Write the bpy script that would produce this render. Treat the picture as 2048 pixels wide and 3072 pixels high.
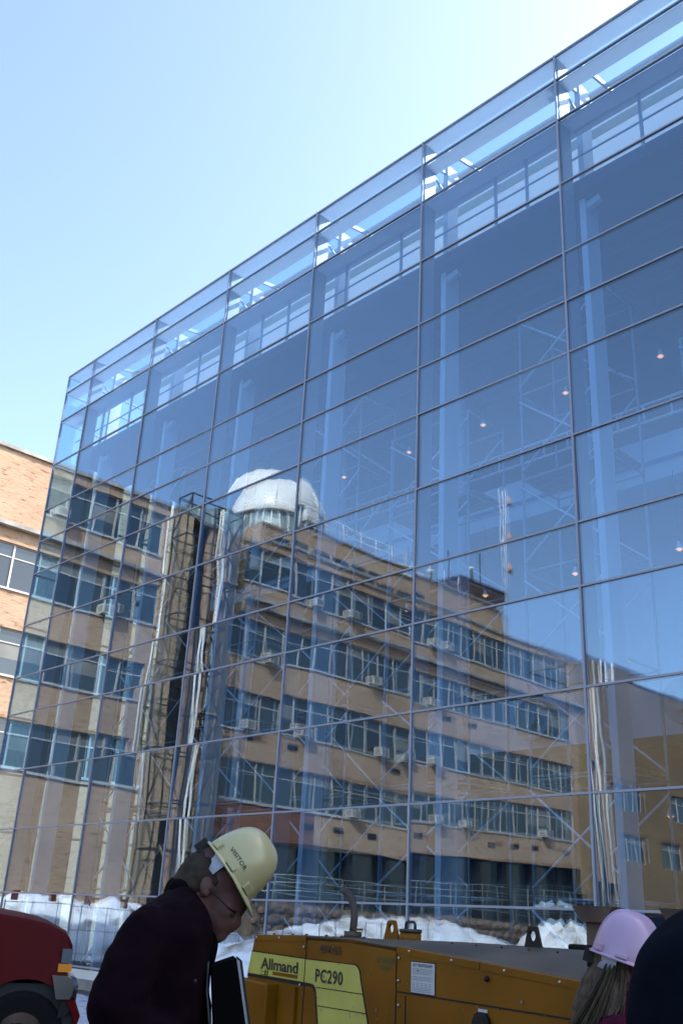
import bpy, bmesh, math, random
from mathutils import Vector, Matrix, Quaternion
random.seed(7)
for o in list(bpy.data.objects): bpy.data.objects.remove(o)
SC = bpy.context.scene
COL = SC.collection
R = math.radians

# ------------------------------------------------------------------ camera
EYE = 1.5                       # eye height; camera stands at x=0, y=0; glass facade in the plane y=D
D = 12.2
W = 38.0                        # distance of the brick wall plane x=-W
F_PX, PITCH, ROLL, YAW = 2921.1, R(22.995), R(-3.0364), R(46.629)
PW, PH = 2048.0, 3072.0
cam_d = bpy.data.cameras.new('camera')
cam = bpy.data.objects.new('camera', cam_d); COL.objects.link(cam); SC.camera = cam
cam_d.sensor_fit = 'VERTICAL'; cam_d.sensor_height = 36.0; cam_d.lens = F_PX/PH*36.0
cam_d.clip_start = 0.05; cam_d.clip_end = 4000
_cy, _sy, _cp, _sp = math.cos(YAW), math.sin(YAW), math.cos(PITCH), math.sin(PITCH)
_fwd = Vector((-_sy*_cp, _cy*_cp, _sp)); _right0 = Vector((_cy, _sy, 0)); _up0 = _right0.cross(_fwd)
_cr, _sr = math.cos(ROLL), math.sin(ROLL)
# a pixel (a right, b up) is rolled: a = cr*a0 - sr*b0 ; b = sr*a0 + cr*b0
_right = _right0*_cr - _up0*_sr
_up = _right0*_sr + _up0*_cr
cam.matrix_world = Matrix(((_right.x, _up.x, -_fwd.x, 0), (_right.y, _up.y, -_fwd.y, 0), (_right.z, _up.z, -_fwd.z, EYE), (0, 0, 0, 1)))

def ray(px, py):
    """direction through a pixel of the 2048x3072 photograph"""
    return _fwd*F_PX + _right*(px-PW/2) + _up*(PH/2-py)
def at_y(px, py, y):
    d = ray(px, py); s = y/d.y
    return Vector((d.x*s, y, d.z*s+EYE))
def at_dist(px, py, dist):
    d = ray(px, py); s = dist/math.hypot(d.x, d.y)
    return Vector((d.x*s, d.y*s, d.z*s+EYE))

# ------------------------------------------------------------------ sky, sun, exposure
SUN_AZ, SUN_EL = R(30), R(40)       # azimuth from +y towards +x
world = bpy.data.worlds.new('World'); SC.world = world; world.use_nodes = True
nt = world.node_tree; nt.nodes.clear()
sky = nt.nodes.new('ShaderNodeTexSky'); sky.sky_type = 'NISHITA'; sky.sun_disc = False
sky.sun_elevation = SUN_EL; sky.sun_rotation = SUN_AZ; sky.altitude = 100
sky.air_density = 1.0; sky.dust_density = 2.4; sky.ozone_density = 1.2
bg = nt.nodes.new('ShaderNodeBackground'); bg.inputs['Strength'].default_value = 0.15
wo = nt.nodes.new('ShaderNodeOutputWorld')
nt.links.new(sky.outputs[0], bg.inputs[0]); nt.links.new(bg.outputs[0], wo.inputs[0])
sun_d = bpy.data.lights.new('sun', 'SUN'); sun_d.energy = 2.9; sun_d.angle = R(0.53); sun_d.color = (1, .95, .87)
sun = bpy.data.objects.new('sun', sun_d); COL.objects.link(sun)
_sd = Vector((math.sin(SUN_AZ)*math.cos(SUN_EL), math.cos(SUN_AZ)*math.cos(SUN_EL), math.sin(SUN_EL)))
sun.rotation_euler = (-_sd).to_track_quat('-Z', 'Y').to_euler(); sun.location = _sd*60
vs = SC.view_settings; vs.view_transform = 'Standard'; vs.look = 'None'; vs.gamma = 1; vs.use_curve_mapping = False
vs.exposure = 1.68
cy = SC.cycles if hasattr(SC, 'cycles') else None
SC.render.engine = 'CYCLES'
SC.cycles.max_bounces = 10; SC.cycles.transparent_max_bounces = 32; SC.cycles.glossy_bounces = 5; SC.cycles.transmission_bounces = 8
SC.cycles.use_denoising = True; SC.cycles.sample_clamp_indirect = 6; SC.cycles.caustics_reflective = False; SC.cycles.caustics_refractive = False

# ------------------------------------------------------------------ materials
MAT = {}
def mat(name, col, rough=.6, metal=0., var=0., scale=3., bump=0., col2=None, spec=.5, emit=None, es=0., stretch=None, detail=6., thr=(.35, .65)):
    if name in MAT: return MAT[name]
    m = bpy.data.materials.new(name); m.use_nodes = True; MAT[name] = m
    t = m.node_tree; b = t.nodes['Principled BSDF']
    b.inputs['Base Color'].default_value = (*col, 1); b.inputs['Roughness'].default_value = rough
    b.inputs['Metallic'].default_value = metal; b.inputs['Specular IOR Level'].default_value = spec
    if emit: b.inputs['Emission Color'].default_value = (*emit, 1); b.inputs['Emission Strength'].default_value = es
    if var or bump or col2:
        tc = t.nodes.new('ShaderNodeTexCoord'); mp = t.nodes.new('ShaderNodeMapping')
        if stretch: mp.inputs['Scale'].default_value = stretch
        no = t.nodes.new('ShaderNodeTexNoise'); no.inputs['Scale'].default_value = scale; no.inputs['Detail'].default_value = detail
        t.links.new(tc.outputs['Object'], mp.inputs[0]); t.links.new(mp.outputs[0], no.inputs['Vector'])
        if var or col2:
            rp = t.nodes.new('ShaderNodeValToRGB')
            c2 = col2 if col2 else tuple(c*(1-var) for c in col)
            rp.color_ramp.elements[0].position = thr[0]; rp.color_ramp.elements[1].position = thr[1]
            rp.color_ramp.elements[0].color = (*c2, 1)
            rp.color_ramp.elements[1].color = (*(tuple(min(1, c*(1+var*.35)) for c in col)), 1)
            t.links.new(no.outputs[0], rp.inputs[0]); t.links.new(rp.outputs[0], b.inputs['Base Color'])
        if bump:
            bp = t.nodes.new('ShaderNodeBump'); bp.inputs['Strength'].default_value = 1; bp.inputs['Distance'].default_value = bump
            t.links.new(no.outputs[0], bp.inputs['Height']); t.links.new(bp.outputs[0], b.inputs['Normal'])
    return m

def brick_mat(name, c1, c2, mortar, dark):
    m = bpy.data.materials.new(name); m.use_nodes = True; MAT[name] = m
    t = m.node_tree; b = t.nodes['Principled BSDF']; b.inputs['Roughness'].default_value = .9; b.inputs['Specular IOR Level'].default_value = .2
    tc = t.nodes.new('ShaderNodeTexCoord'); sp = t.nodes.new('ShaderNodeSeparateXYZ'); cb = t.nodes.new('ShaderNodeCombineXYZ')
    t.links.new(tc.outputs['Object'], sp.inputs[0])
    ad = t.nodes.new('ShaderNodeMath'); ad.operation = 'ADD'
    t.links.new(sp.outputs[0], ad.inputs[0]); t.links.new(sp.outputs[1], ad.inputs[1])
    t.links.new(ad.outputs[0], cb.inputs[0]); t.links.new(sp.outputs[2], cb.inputs[1])
    br = t.nodes.new('ShaderNodeTexBrick'); br.inputs['Scale'].default_value = 1
    br.inputs['Brick Width'].default_value = .30; br.inputs['Row Height'].default_value = .075; br.inputs['Mortar Size'].default_value = .006
    br.inputs['Color1'].default_value = (*c1, 1); br.inputs['Color2'].default_value = (*c2, 1); br.inputs['Mortar'].default_value = (*mortar, 1); br.inputs['Bias'].default_value = -.2
    t.links.new(cb.outputs[0], br.inputs['Vector'])
    # scattered darker bricks: noise quantised to long low cells
    mp = t.nodes.new('ShaderNodeMapping'); mp.inputs['Scale'].default_value = (1.3, 6.0, 1)
    t.links.new(cb.outputs[0], mp.inputs[0])
    no = t.nodes.new('ShaderNodeTexNoise'); no.inputs['Scale'].default_value = 1.3; no.inputs['Detail'].default_value = 4; no.inputs['Roughness'].default_value = .65
    t.links.new(mp.outputs[0], no.inputs['Vector'])
    rp = t.nodes.new('ShaderNodeValToRGB'); rp.color_ramp.elements[0].position = .57; rp.color_ramp.elements[1].position = .66
    t.links.new(no.outputs[0], rp.inputs[0])
    mx = t.nodes.new('ShaderNodeMix'); mx.data_type = 'RGBA'; mx.inputs[7].default_value = (*dark, 1)
    t.links.new(rp.outputs[0], mx.inputs[0]); t.links.new(br.outputs['Color'], mx.inputs[6])
    n2 = t.nodes.new('ShaderNodeTexNoise'); n2.inputs['Scale'].default_value = .35; n2.inputs['Detail'].default_value = 5
    t.links.new(tc.outputs['Object'], n2.inputs['Vector'])
    r2 = t.nodes.new('ShaderNodeMapRange'); r2.inputs[1].default_value = .3; r2.inputs[2].default_value = .7; r2.inputs[3].default_value = .82; r2.inputs[4].default_value = 1.1
    t.links.new(n2.outputs[0], r2.inputs[0])
    m2 = t.nodes.new('ShaderNodeMix'); m2.data_type = 'RGBA'; m2.blend_type = 'MULTIPLY'; m2.inputs[0].default_value = 1
    t.links.new(mx.outputs[2], m2.inputs[6]); t.links.new(r2.outputs[0], m2.inputs[7])
    t.links.new(m2.outputs[2], b.inputs['Base Color'])
    bp = t.nodes.new('ShaderNodeBump'); bp.inputs['Distance'].default_value = .01; bp.invert = True
    t.links.new(br.outputs['Fac'], bp.inputs['Height']); t.links.new(bp.outputs[0], b.inputs['Normal'])
    return m

def glass_mat(name, tint, r0, wave, seedscale=1.):
    """coated insulating glass: part mirror, part clear; slightly wavy sheets"""
    m = bpy.data.materials.new(name); m.use_nodes = True; MAT[name] = m
    t = m.node_tree; t.nodes.clear(); out = t.nodes.new('ShaderNodeOutputMaterial')
    tr = t.nodes.new('ShaderNodeBsdfTransparent'); tr.inputs[0].default_value = (*tint, 1)
    gl = t.nodes.new('ShaderNodeBsdfGlossy'); gl.inputs['Roughness'].default_value = 0.0; gl.inputs['Color'].default_value = (.82, .915, .99, 1)
    geo = t.nodes.new('ShaderNodeNewGeometry'); oi = t.nodes.new('ShaderNodeObjectInfo')
    # the two leaves of a unit bow differently: shift the noise on the back leaf and per pane
    ad = t.nodes.new('ShaderNodeVectorMath'); ad.operation = 'ADD'
    cb = t.nodes.new('ShaderNodeCombineXYZ')
    mu = t.nodes.new('ShaderNodeMath'); mu.operation = 'MULTIPLY'; mu.inputs[1].default_value = 37.0
    t.links.new(oi.outputs['Random'], mu.inputs[0]); t.links.new(mu.outputs[0], cb.inputs[0])
    mb = t.nodes.new('ShaderNodeMath'); mb.operation = 'MULTIPLY'; mb.inputs[1].default_value = 9.0
    t.links.new(geo.outputs['Backfacing'], mb.inputs[0]); t.links.new(mb.outputs[0], cb.inputs[1])
    t.links.new(geo.outputs['Position'], ad.inputs[0]); t.links.new(cb.outputs[0], ad.inputs[1])
    n1 = t.nodes.new('ShaderNodeTexNoise'); n1.inputs['Scale'].default_value = .38*seedscale; n1.inputs['Detail'].default_value = 0
    n2 = t.nodes.new('ShaderNodeTexNoise'); n2.inputs['Scale'].default_value = 2.1*seedscale; n2.inputs['Detail'].default_value = 0
    t.links.new(ad.outputs[0], n1.inputs['Vector']); t.links.new(ad.outputs[0], n2.inputs['Vector'])
    m1 = t.nodes.new('ShaderNodeMath'); m1.operation = 'MULTIPLY'; m1.inputs[1].default_value = wave
    m2 = t.nodes.new('ShaderNodeMath'); m2.operation = 'MULTIPLY_ADD'; m2.inputs[1].default_value = wave*.035
    t.links.new(n1.outputs[0], m1.inputs[0]); t.links.new(n2.outputs[0], m2.inputs[0]); t.links.new(m1.outputs[0], m2.inputs[2])
    bp = t.nodes.new('ShaderNodeBump'); bp.inputs['Strength'].default_value = 1; bp.inputs['Distance'].default_value = 1
    t.links.new(m2.outputs[0], bp.inputs['Height']); t.links.new(bp.outputs[0], gl.inputs['Normal'])
    lw = t.nodes.new('ShaderNodeLayerWeight'); lw.inputs['Blend'].default_value = .5
    pw = t.nodes.new('ShaderNodeMath'); pw.operation = 'POWER'; pw.inputs[1].default_value = 4.
    t.links.new(lw.outputs['Facing'], pw.inputs[0])
    mr = t.nodes.new('ShaderNodeMapRange'); mr.inputs[3].default_value = r0; mr.inputs[4].default_value = .95
    t.links.new(pw.outputs[0], mr.inputs[0])
    pv = t.nodes.new('ShaderNodeMapRange'); pv.inputs[3].default_value = r0*.88; pv.inputs[4].default_value = r0*1.12
    t.links.new(oi.outputs['Random'], pv.inputs[0]); t.links.new(pv.outputs[0], mr.inputs[3])
    mx = t.nodes.new('ShaderNodeMixShader')
    t.links.new(mr.outputs[0], mx.inputs[0]); t.links.new(tr.outputs[0], mx.inputs[1]); t.links.new(gl.outputs[0], mx.inputs[2])
    t.links.new(mx.outputs[0], out.inputs[0])
    return m

mat('mullion', (.33, .345, .42), .5, .0)
mat('fin', (.26, .27, .28), .4, .2)
mat('steel_white', (.72, .71, .68), .5, .0)
mat('steel_blue', (.36, .39, .42), .5, .0)
mat('galv', (.88, .88, .88), .5, .0)
mat('concrete', (.36, .34, .32), .9, var=.35, scale=1.2, bump=.004)
mat('interior_shaded', (.03, .026, .032), .9, var=.3, scale=.8)  # ceiling and floor, colour darkened to stand for dim light inside
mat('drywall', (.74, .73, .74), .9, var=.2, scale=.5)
mat('drywall_shaded', (.05, .036, .034), .9, var=.4, scale=.5)  # drywall with the unlit atrium's shade put into its colour
mat('cream', (.62, .58, .42), .7)
mat('pale_panel', (.80, .80, .78), .6, var=.08, scale=.4)
def translucent(name, col):
    m = bpy.data.materials.new(name); m.use_nodes = True; MAT[name] = m
    t = m.node_tree; t.nodes.clear(); out = t.nodes.new('ShaderNodeOutputMaterial')
    a = t.nodes.new('ShaderNodeBsdfTranslucent'); b = t.nodes.new('ShaderNodeBsdfDiffuse'); x = t.nodes.new('ShaderNodeMixShader')
    a.inputs[0].default_value = (*col, 1); b.inputs[0].default_value = (*col, 1); x.inputs[0].default_value = .45
    t.links.new(b.outputs[0], x.inputs[1]); t.links.new(a.outputs[0], x.inputs[2]); t.links.new(x.outputs[0], out.inputs[0])
translucent('translucent_panel', (.72, .74, .76))
mat('blue_pipe', (.05, .22, .55), .5)
mat('white_paint', (.74, .74, .72), .45, var=.08, scale=.6)
mat('dome_white', (.80, .79, .76), .35, var=.06, scale=.5)
mat('drum_metal', (.30, .36, .36), .45, .5, var=.4, scale=1.5, stretch=(1, 1, .1))
mat('rust', (.10, .06, .042), .85, var=.5, scale=3, bump=.004)
mat('rust_dark', (.045, .032, .026), .7, var=.5, scale=6)
mat('dark_steel', (.035, .037, .04), .5, .4, var=.3, scale=3)
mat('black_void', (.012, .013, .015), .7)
mat('blind', (.22, .23, .22), .8, var=.3, scale=.8)
mat('win_frame', (.47, .47, .46), .45)
mat('win_glass', (.020, .032, .040), .06, spec=.9)
mat('win_glass2', (.035, .055, .065), .08, spec=.9)
mat('copper_green', (.30, .40, .38), .5, .2, var=.3, scale=2)
mat('snow', (.84, .85, .87), .75, col2=(.30, .25, .19), scale=1.1, bump=.10, thr=(.33, .47))
mat('asphalt', (.055, .053, .05), .85, var=.5, scale=.9, bump=.006)
mat('stone', (.20, .15, .11), .9, var=.6, scale=2.5, bump=.02)
mat('orange', (.75, .16, .03), .6)
mat('gen_orange', (.18, .070, .0015), .45, spec=.18, var=.16, scale=2.2, col2=(.125, .046, .001), thr=(.25, .6))
mat('gen_roof', (.085, .062, .036), .42, spec=.3, var=.35, scale=2.5)
mat('gen_yellow', (.46, .42, .085), .45, var=.12, scale=5)
mat('gen_black', (.008, .008, .008), .6, spec=.3)
mat('ink', (.012, .014, .012), .6)
mat('ink_green', (.02, .09, .03), .6)
mat('paper', (.45, .45, .47), .6)
mat('print_grey', (.25, .25, .27), .7)
mat('chip', (.15, .14, .13), .6)
mat('bolt', (.45, .43, .40), .35, .8)
mat('rubber', (.006, .006, .0065), .85, spec=.15, bump=.003, scale=30)
mat('truck_red', (.085, .0015, .003), .42, var=.15, scale=1, spec=.10)
mat('chrome', (.25, .27, .30), .18, 1.)
mat('lens', (.12, .15, .18), .12, .2)
mat('amber', (.75, .25, .02), .25)
mat('dark_glass', (.01, .013, .016), .05, spec=.8)
mat('skin', (.095, .045, .04), .6, spec=.25, var=.15, scale=20)
mat('hair_brown', (.03, .02, .014), .7, spec=.2, var=.4, scale=20)
mat('hair_blond', (.075, .052, .032), .6, spec=.25, var=.5, scale=10, stretch=(6, 6, .6))
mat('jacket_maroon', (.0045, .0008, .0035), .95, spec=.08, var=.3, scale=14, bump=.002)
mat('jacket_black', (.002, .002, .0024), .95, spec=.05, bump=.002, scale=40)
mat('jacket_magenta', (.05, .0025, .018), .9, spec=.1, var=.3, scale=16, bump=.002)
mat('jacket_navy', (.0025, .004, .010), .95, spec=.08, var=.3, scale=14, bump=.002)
mat('denim', (.012, .016, .03), .9, var=.3, scale=18)
mat('boot', (.03, .022, .016), .7)
mat('hat_cream', (.36, .33, .175), .28, spec=.55)
mat('hat_pink', (.37, .25, .37), .28, spec=.55)
mat('strap_white', (.35, .37, .45), .5)
mat('plastic_sheet', (.50, .56, .66), .18, bump=.05, scale=4, stretch=(4, 4, .8), spec=.7)
mat('tarp_dark', (.02, .028, .035), .35, bump=.03, scale=5)
mat('bulb', (1, .6, .3), .5, emit=(1, .38, .14), es=.6)
mat('ac_white', (.50, .49, .45), .55)
mat('ac_grille', (.16, .16, .16), .6)
mat('mast_pink', (.50, .30, .26), .6)
mat('plank', (.36, .24, .15), .85, var=.3, scale=3, stretch=(1, 6, 6))
brick_mat('brick_buff', (.52, .365, .25), (.44, .29, .185), (.46, .38, .30), (.26, .135, .08))
brick_mat('brick_yellow', (.38, .26, .13), (.32, .21, .10), (.30, .24, .16), (.22, .14, .065))
brick_mat('brick_red', (.24, .11, .065), (.19, .085, .05), (.2, .15, .12), (.12, .05, .035))
brick_mat('brick_pale', (.58, .43, .28), (.52, .37, .23), (.5, .42, .32), (.38, .25, .15))
brick_mat('brick_brown', (.30, .20, .11), (.25, .16, .085), (.26, .2, .14), (.17, .10, .05))
glass_mat('facade_glass', (.70, .84, .97), .135, .0115)
glass_mat('side_glass', (.82, .92, .93), .10, .006)

# ------------------------------------------------------------------ mesh helpers
class MB:
    def __init__(s): s.v = []; s.f = []; s.m = []; s.mats = []; s.sm = []; s.cur = 0; s.smooth = False
    def use(s, name):
        if name not in s.mats: s.mats.append(name)
        s.cur = s.mats.index(name); return s
    def add(s, vs, fs, smooth=None):
        o = len(s.v); s.v += [tuple(p) for p in vs]
        for f in fs:
            s.f.append(tuple(i+o for i in f)); s.m.append(s.cur); s.sm.append(s.smooth if smooth is None else smooth)
        return s
    def box(s, x0, x1, y0, y1, z0, z1, M=None):
        vs = [Vector((x, y, z)) for z in (z0, z1) for y in (y0, y1) for x in (x0, x1)]
        if M is not None: vs = [M @ p for p in vs]
        return s.add(vs, [(0, 2, 3, 1), (4, 5, 7, 6), (0, 1, 5, 4), (2, 6, 7, 3), (0, 4, 6, 2), (1, 3, 7, 5)], False)
    def bar(s, a, b, w, h=None, up=(0, 0, 1)):
        a, b = Vector(a), Vector(b); h = h or w; d = (b-a); L = d.length
        if L < 1e-6: return s
        d /= L; u = Vector(up)
        if abs(d.dot(u)) > .98: u = Vector((1, 0, 0))
        r = d.cross(u).normalized(); u = r.cross(d)
        vs = [p + r*i*w/2 + u*j*h/2 for p in (a, b) for i, j in ((-1, -1), (1, -1), (1, 1), (-1, 1))]
        return s.add(vs, [(3, 2, 1, 0), (4, 5, 6, 7), (0, 1, 5, 4), (1, 2, 6, 5), (2, 3, 7, 6), (3, 0, 4, 7)], False)
    def tube(s, pts, rad, n=8, cap=True):
        pts = [Vector(p) for p in pts]; k = len(pts)
        rads = rad if isinstance(rad, (list, tuple)) else [rad]*k
        vs = []; prev = None
        for i, p in enumerate(pts):
            d = (pts[min(i+1, k-1)]-pts[max(i-1, 0)]).normalized()
            if prev is None:
                u = Vector((0, 0, 1)) if abs(d.z) < .95 else Vector((1, 0, 0))
                r = d.cross(u).normalized()
            else:
                r = (prev - d*prev.dot(d)).normalized()
            prev = r; u = d.cross(r)
            for j in range(n):
                a = 2*math.pi*j/n; vs.append(p+(r*math.cos(a)+u*math.sin(a))*rads[i])
        fs = [(i*n+j, i*n+(j+1) % n, (i+1)*n+(j+1) % n, (i+1)*n+j) for i in range(k-1) for j in range(n)]
        s.add(vs, fs, True)
        if cap:
            o = len(s.v)-len(vs)
            for f in (tuple(o+j for j in range(n))[::-1], tuple(o+(k-1)*n+j for j in range(n))):
                s.f.append(f); s.m.append(s.cur); s.sm.append(False)
        return s
    def ball(s, c, r, M=None, nu=16, nv=10, smooth=True):
        rx, ry, rz = r if isinstance(r, (tuple, list)) else (r, r, r)
        c = Vector(c); vs = [Vector((0, 0, rz))]; fs = []
        for i in range(1, nv):
            t = math.pi*i/nv
            for j in range(nu):
                a = 2*math.pi*j/nu; vs.append(Vector((rx*math.sin(t)*math.cos(a), ry*math.sin(t)*math.sin(a), rz*math.cos(t))))
        vs.append(Vector((0, 0, -rz)))
        for j in range(nu): fs.append((0, 1+j, 1+(j+1) % nu))
        for i in range(nv-2):
            for j in range(nu): fs.append((1+i*nu+j, 1+(i+1)*nu+j, 1+(i+1)*nu+(j+1) % nu, 1+i*nu+(j+1) % nu))
        l = len(vs)-1
        for j in range(nu): fs.append((l, 1+(nv-2)*nu+(j+1) % nu, 1+(nv-2)*nu+j))
        vs = [(M @ p if M is not None else p)+c for p in vs]
        return s.add(vs, fs, smooth)
    def prism(s, poly, e0, e1, fn):
        """poly in 2D; fn(a,b,e)->Vector. faces: two caps + sides"""
        n = len(poly); vs = [fn(a, b, e0) for a, b in poly]+[fn(a, b, e1) for a, b in poly]
        fs = [tuple(range(n))[::-1], tuple(range(n, 2*n))]+[(i, (i+1) % n, n+(i+1) % n, n+i) for i in range(n)]
        return s.add(vs, fs, False)
    def rings(s, rings, close=True, cap=True, smooth=True):
        n = len(rings[0]); vs = [p for r in rings for p in r]; fs = []
        for i in range(len(rings)-1):
            for j in range(n if close else n-1):
                fs.append((i*n+j, i*n+(j+1) % n, (i+1)*n+(j+1) % n, (i+1)*n+j))
        s.add(vs, fs, smooth)
        if cap:
            o = len(s.v)-len(vs)
            for f in (tuple(o+j for j in range(n))[::-1], tuple(o+(len(rings)-1)*n+j for j in range(n))):
                s.f.append(f); s.m.append(s.cur); s.sm.append(False)
        return s
    def mesh(s, name):
        me = bpy.data.meshes.new(name); me.from_pydata(s.v, [], s.f)
        for n in s.mats: me.materials.append(MAT[n])
        me.polygons.foreach_set('material_index', s.m); me.polygons.foreach_set('use_smooth', s.sm)
        bm = bmesh.new(); bm.from_mesh(me); bmesh.ops.recalc_face_normals(bm, faces=bm.faces); bm.to_mesh(me); bm.free()
        me.update(); return me
    def build(s, name, parent=None, material=None):
        if material: s.mats = [material]; s.m = [0]*len(s.m)
        o = bpy.data.objects.new(name, s.mesh(name)); COL.objects.link(o)
        if parent is not None: adopt(o, parent)
        return o
def world_matrix(o):
    M = o.matrix_basis.copy()
    if o.parent is not None: M = world_matrix(o.parent) @ o.matrix_parent_inverse @ M
    return M
def adopt(o, p):
    o.parent = p; o.matrix_parent_inverse = world_matrix(p).inverted()
def empty(name, loc=(0, 0, 0), rz=0.):
    o = bpy.data.objects.new(name, None); COL.objects.link(o); o.location = loc; o.rotation_euler = (0, 0, rz); o.empty_display_size = .2
    return o
def tag(o, label=None, cat=None, group=None, kind=None):
    if label: o['label'] = label
    if cat: o['category'] = cat
    if group: o['group'] = group
    if kind: o['kind'] = kind
    return o
def one(name, fn, m, parent):
    b = MB().use(m); fn(b); return b.build(name, parent)
def inst(me, name, parent=None, M=None):
    o = bpy.data.objects.new(name, me); COL.objects.link(o)
    if M is not None: o.matrix_basis = M
    if parent is not None: o.parent = parent
    return o
def copy_tree(o, parent=None):
    c = o.copy(); COL.objects.link(c); c.parent = parent
    for ch in list(o.children): copy_tree(ch, c)
    return c
def bevel(o, w, seg=2):
    md = o.modifiers.new('bevel', 'BEVEL'); md.width = w; md.segments = seg; md.limit_method = 'ANGLE'; return o

_dg = None
def evaluated_mesh(o, name):
    bpy.context.view_layer.update()
    dg = bpy.context.evaluated_depsgraph_get()
    me = bpy.data.meshes.new_from_object(o.evaluated_get(dg)); me.name = name
    return me
def fused(mb, name, material, parent, voxel=.008, smooth=6, noise=0., nscale=8.):
    """primitives that overlap become one continuous skin"""
    t = bpy.data.objects.new('tmp', mb.mesh('tmp')); COL.objects.link(t)
    r = t.modifiers.new('r', 'REMESH'); r.mode = 'VOXEL'; r.voxel_size = voxel
    if smooth: s = t.modifiers.new('s', 'SMOOTH'); s.factor = .5; s.iterations = smooth
    me = evaluated_mesh(t, name); bpy.data.objects.remove(t)
    if noise:
        from mathutils import noise as N
        me.update()
        nn = [v.normal.copy() for v in me.vertices]
        for v, n in zip(me.vertices, nn):
            v.co += n*(N.noise(v.co*nscale)*noise + N.noise(v.co*nscale*2.7)*noise*.4)
    me.materials.clear(); me.materials.append(MAT[material])
    for p in me.polygons: p.use_smooth = True
    o = bpy.data.objects.new(name, me); COL.objects.link(o)
    if parent is not None: adopt(o, parent)
    return o
def text_mesh(txt, name, bold=0., spacing=1.):
    c = bpy.data.curves.new('t', 'FONT'); c.body = txt; c.size = 1; c.offset = bold; c.space_character = spacing; c.resolution_u = 3
    c.fill_mode = 'FRONT'
    o = bpy.data.objects.new('t', c); COL.objects.link(o)
    me = evaluated_mesh(o, name); bpy.data.objects.remove(o)
    return me
def lettering(txt, name, m, parent, fn, w, h, bold=.0, subdiv=False, spacing=1.):
    """text fitted to w x h; fn(a, b)->Vector puts each point on the surface"""
    me = text_mesh(txt, name, bold, spacing)
    if subdiv:
        bm = bmesh.new(); bm.from_mesh(me)
        bmesh.ops.triangulate(bm, faces=bm.faces)
        for _ in range(2): bmesh.ops.subdivide_edges(bm, edges=[e for e in bm.edges if e.calc_length() > .12], cuts=1)
        bmesh.ops.triangulate(bm, faces=bm.faces); bm.to_mesh(me); bm.free()
    xs = [v.co.x for v in me.vertices]; ys = [v.co.y for v in me.vertices]
    x0, x1, y0, y1 = min(xs), max(xs), min(ys), max(ys)
    for v in me.vertices: v.co = fn((v.co.x-x0)/(x1-x0)*w, (v.co.y-y0)/(y1-y0)*h)
    me.materials.clear(); me.materials.append(MAT[m])
    o = bpy.data.objects.new(name, me); COL.objects.link(o); adopt(o, parent)
    return o

# ================================================================== ground
g = MB().use('asphalt')
n = 40; ext = 900.
xs = [-ext]+[-70+i*3.5 for i in range(n)]+[ext]
g.add([(x, y, 0) for x in xs for y in xs], [(i*len(xs)+j, (i+1)*len(xs)+j, (i+1)*len(xs)+j+1, i*len(xs)+j+1) for i in range(len(xs)-1) for j in range(len(xs)-1)], False)
tag(g.build('ground'), kind='structure')

# ================================================================== glass building
PITCHX = 3.3513
XM = [-25.853]+[-24.34+i*PITCHX for i in range(12)]            # mullion lines
ZR = [17.215, 16.610, 15.600, 14.077, 12.550, 11.540, 10.510, 8.950, 7.425, 6.382, 4.850, 3.363, 1.859, .42]
XR = XM[-1]
gb = empty('glass_building', (-25.853, D, 0))
tag(gb, 'tall building with clear blue glass curtain wall and thin grey mullions mirroring the brick building', 'building')
SIDE_Y = [D, 13.58, 15.2, 16.75]
# mullions, fins, transoms
for i, x in enumerate(XM):
    one('mullion', lambda b: b.box(x-.018, x+.018, D-.035, D+.03, .42, 17.25), 'mullion', gb)
    if i: one('fin', lambda b: b.box(x-.035, x+.035, D+.032, D+.37, .42, 17.21), 'fin', gb)
for k, z in enumerate(ZR):
    h = .016 if 0 < k < 13 else .02
    one('transom', lambda b: b.box(XM[0]+.033, XR-.033, D-.031, D+.026, z-h, z+h), 'mullion', gb)
for k in (0, 1, 2):
    one('ledge', lambda b: b.box(XM[0]+.04, XR, D+.034, D+(.37, .38, .56)[k], ZR[k]-.028, ZR[k]-.018), 'translucent_panel', gb)
# panes: one object each, slightly out of true so that each reflects a little differently
for i in range(len(XM)-1):
    for k in range(13):
        b = MB().use('facade_glass'); b.box(XM[i]+.019, XM[i+1]-.019, -.014, .014, ZR[k+1]+.017, ZR[k]-.017)
        o = b.build('pane'); ax, az = random.gauss(0, .0032), random.gauss(0, .0032)
        cx, cz = (XM[i]+XM[i+1])/2, (ZR[k]+ZR[k+1])/2
        o.matrix_basis = Matrix.Translation((cx, D, cz)) @ Matrix.Rotation(ax, 4, 'X') @ Matrix.Rotation(az, 4, 'Z') @ Matrix.Translation((-cx, 0, -cz))
        adopt(o, gb)
# base panel, plinth and floor inside
one('base_panel', lambda b: b.box(XM[0], XR, D-.05, D+.05, .20, .374), 'white_paint', gb)
one('plinth', lambda b: b.box(XM[0]-.02, XR, D-.10, D+.30, 0.0, .197), 'concrete', gb)
one('floor_slab', lambda b: b.box(XM[0]+.05, XR, D+.31, 20.2, 0.02, .18), 'interior_shaded', gb)
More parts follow.
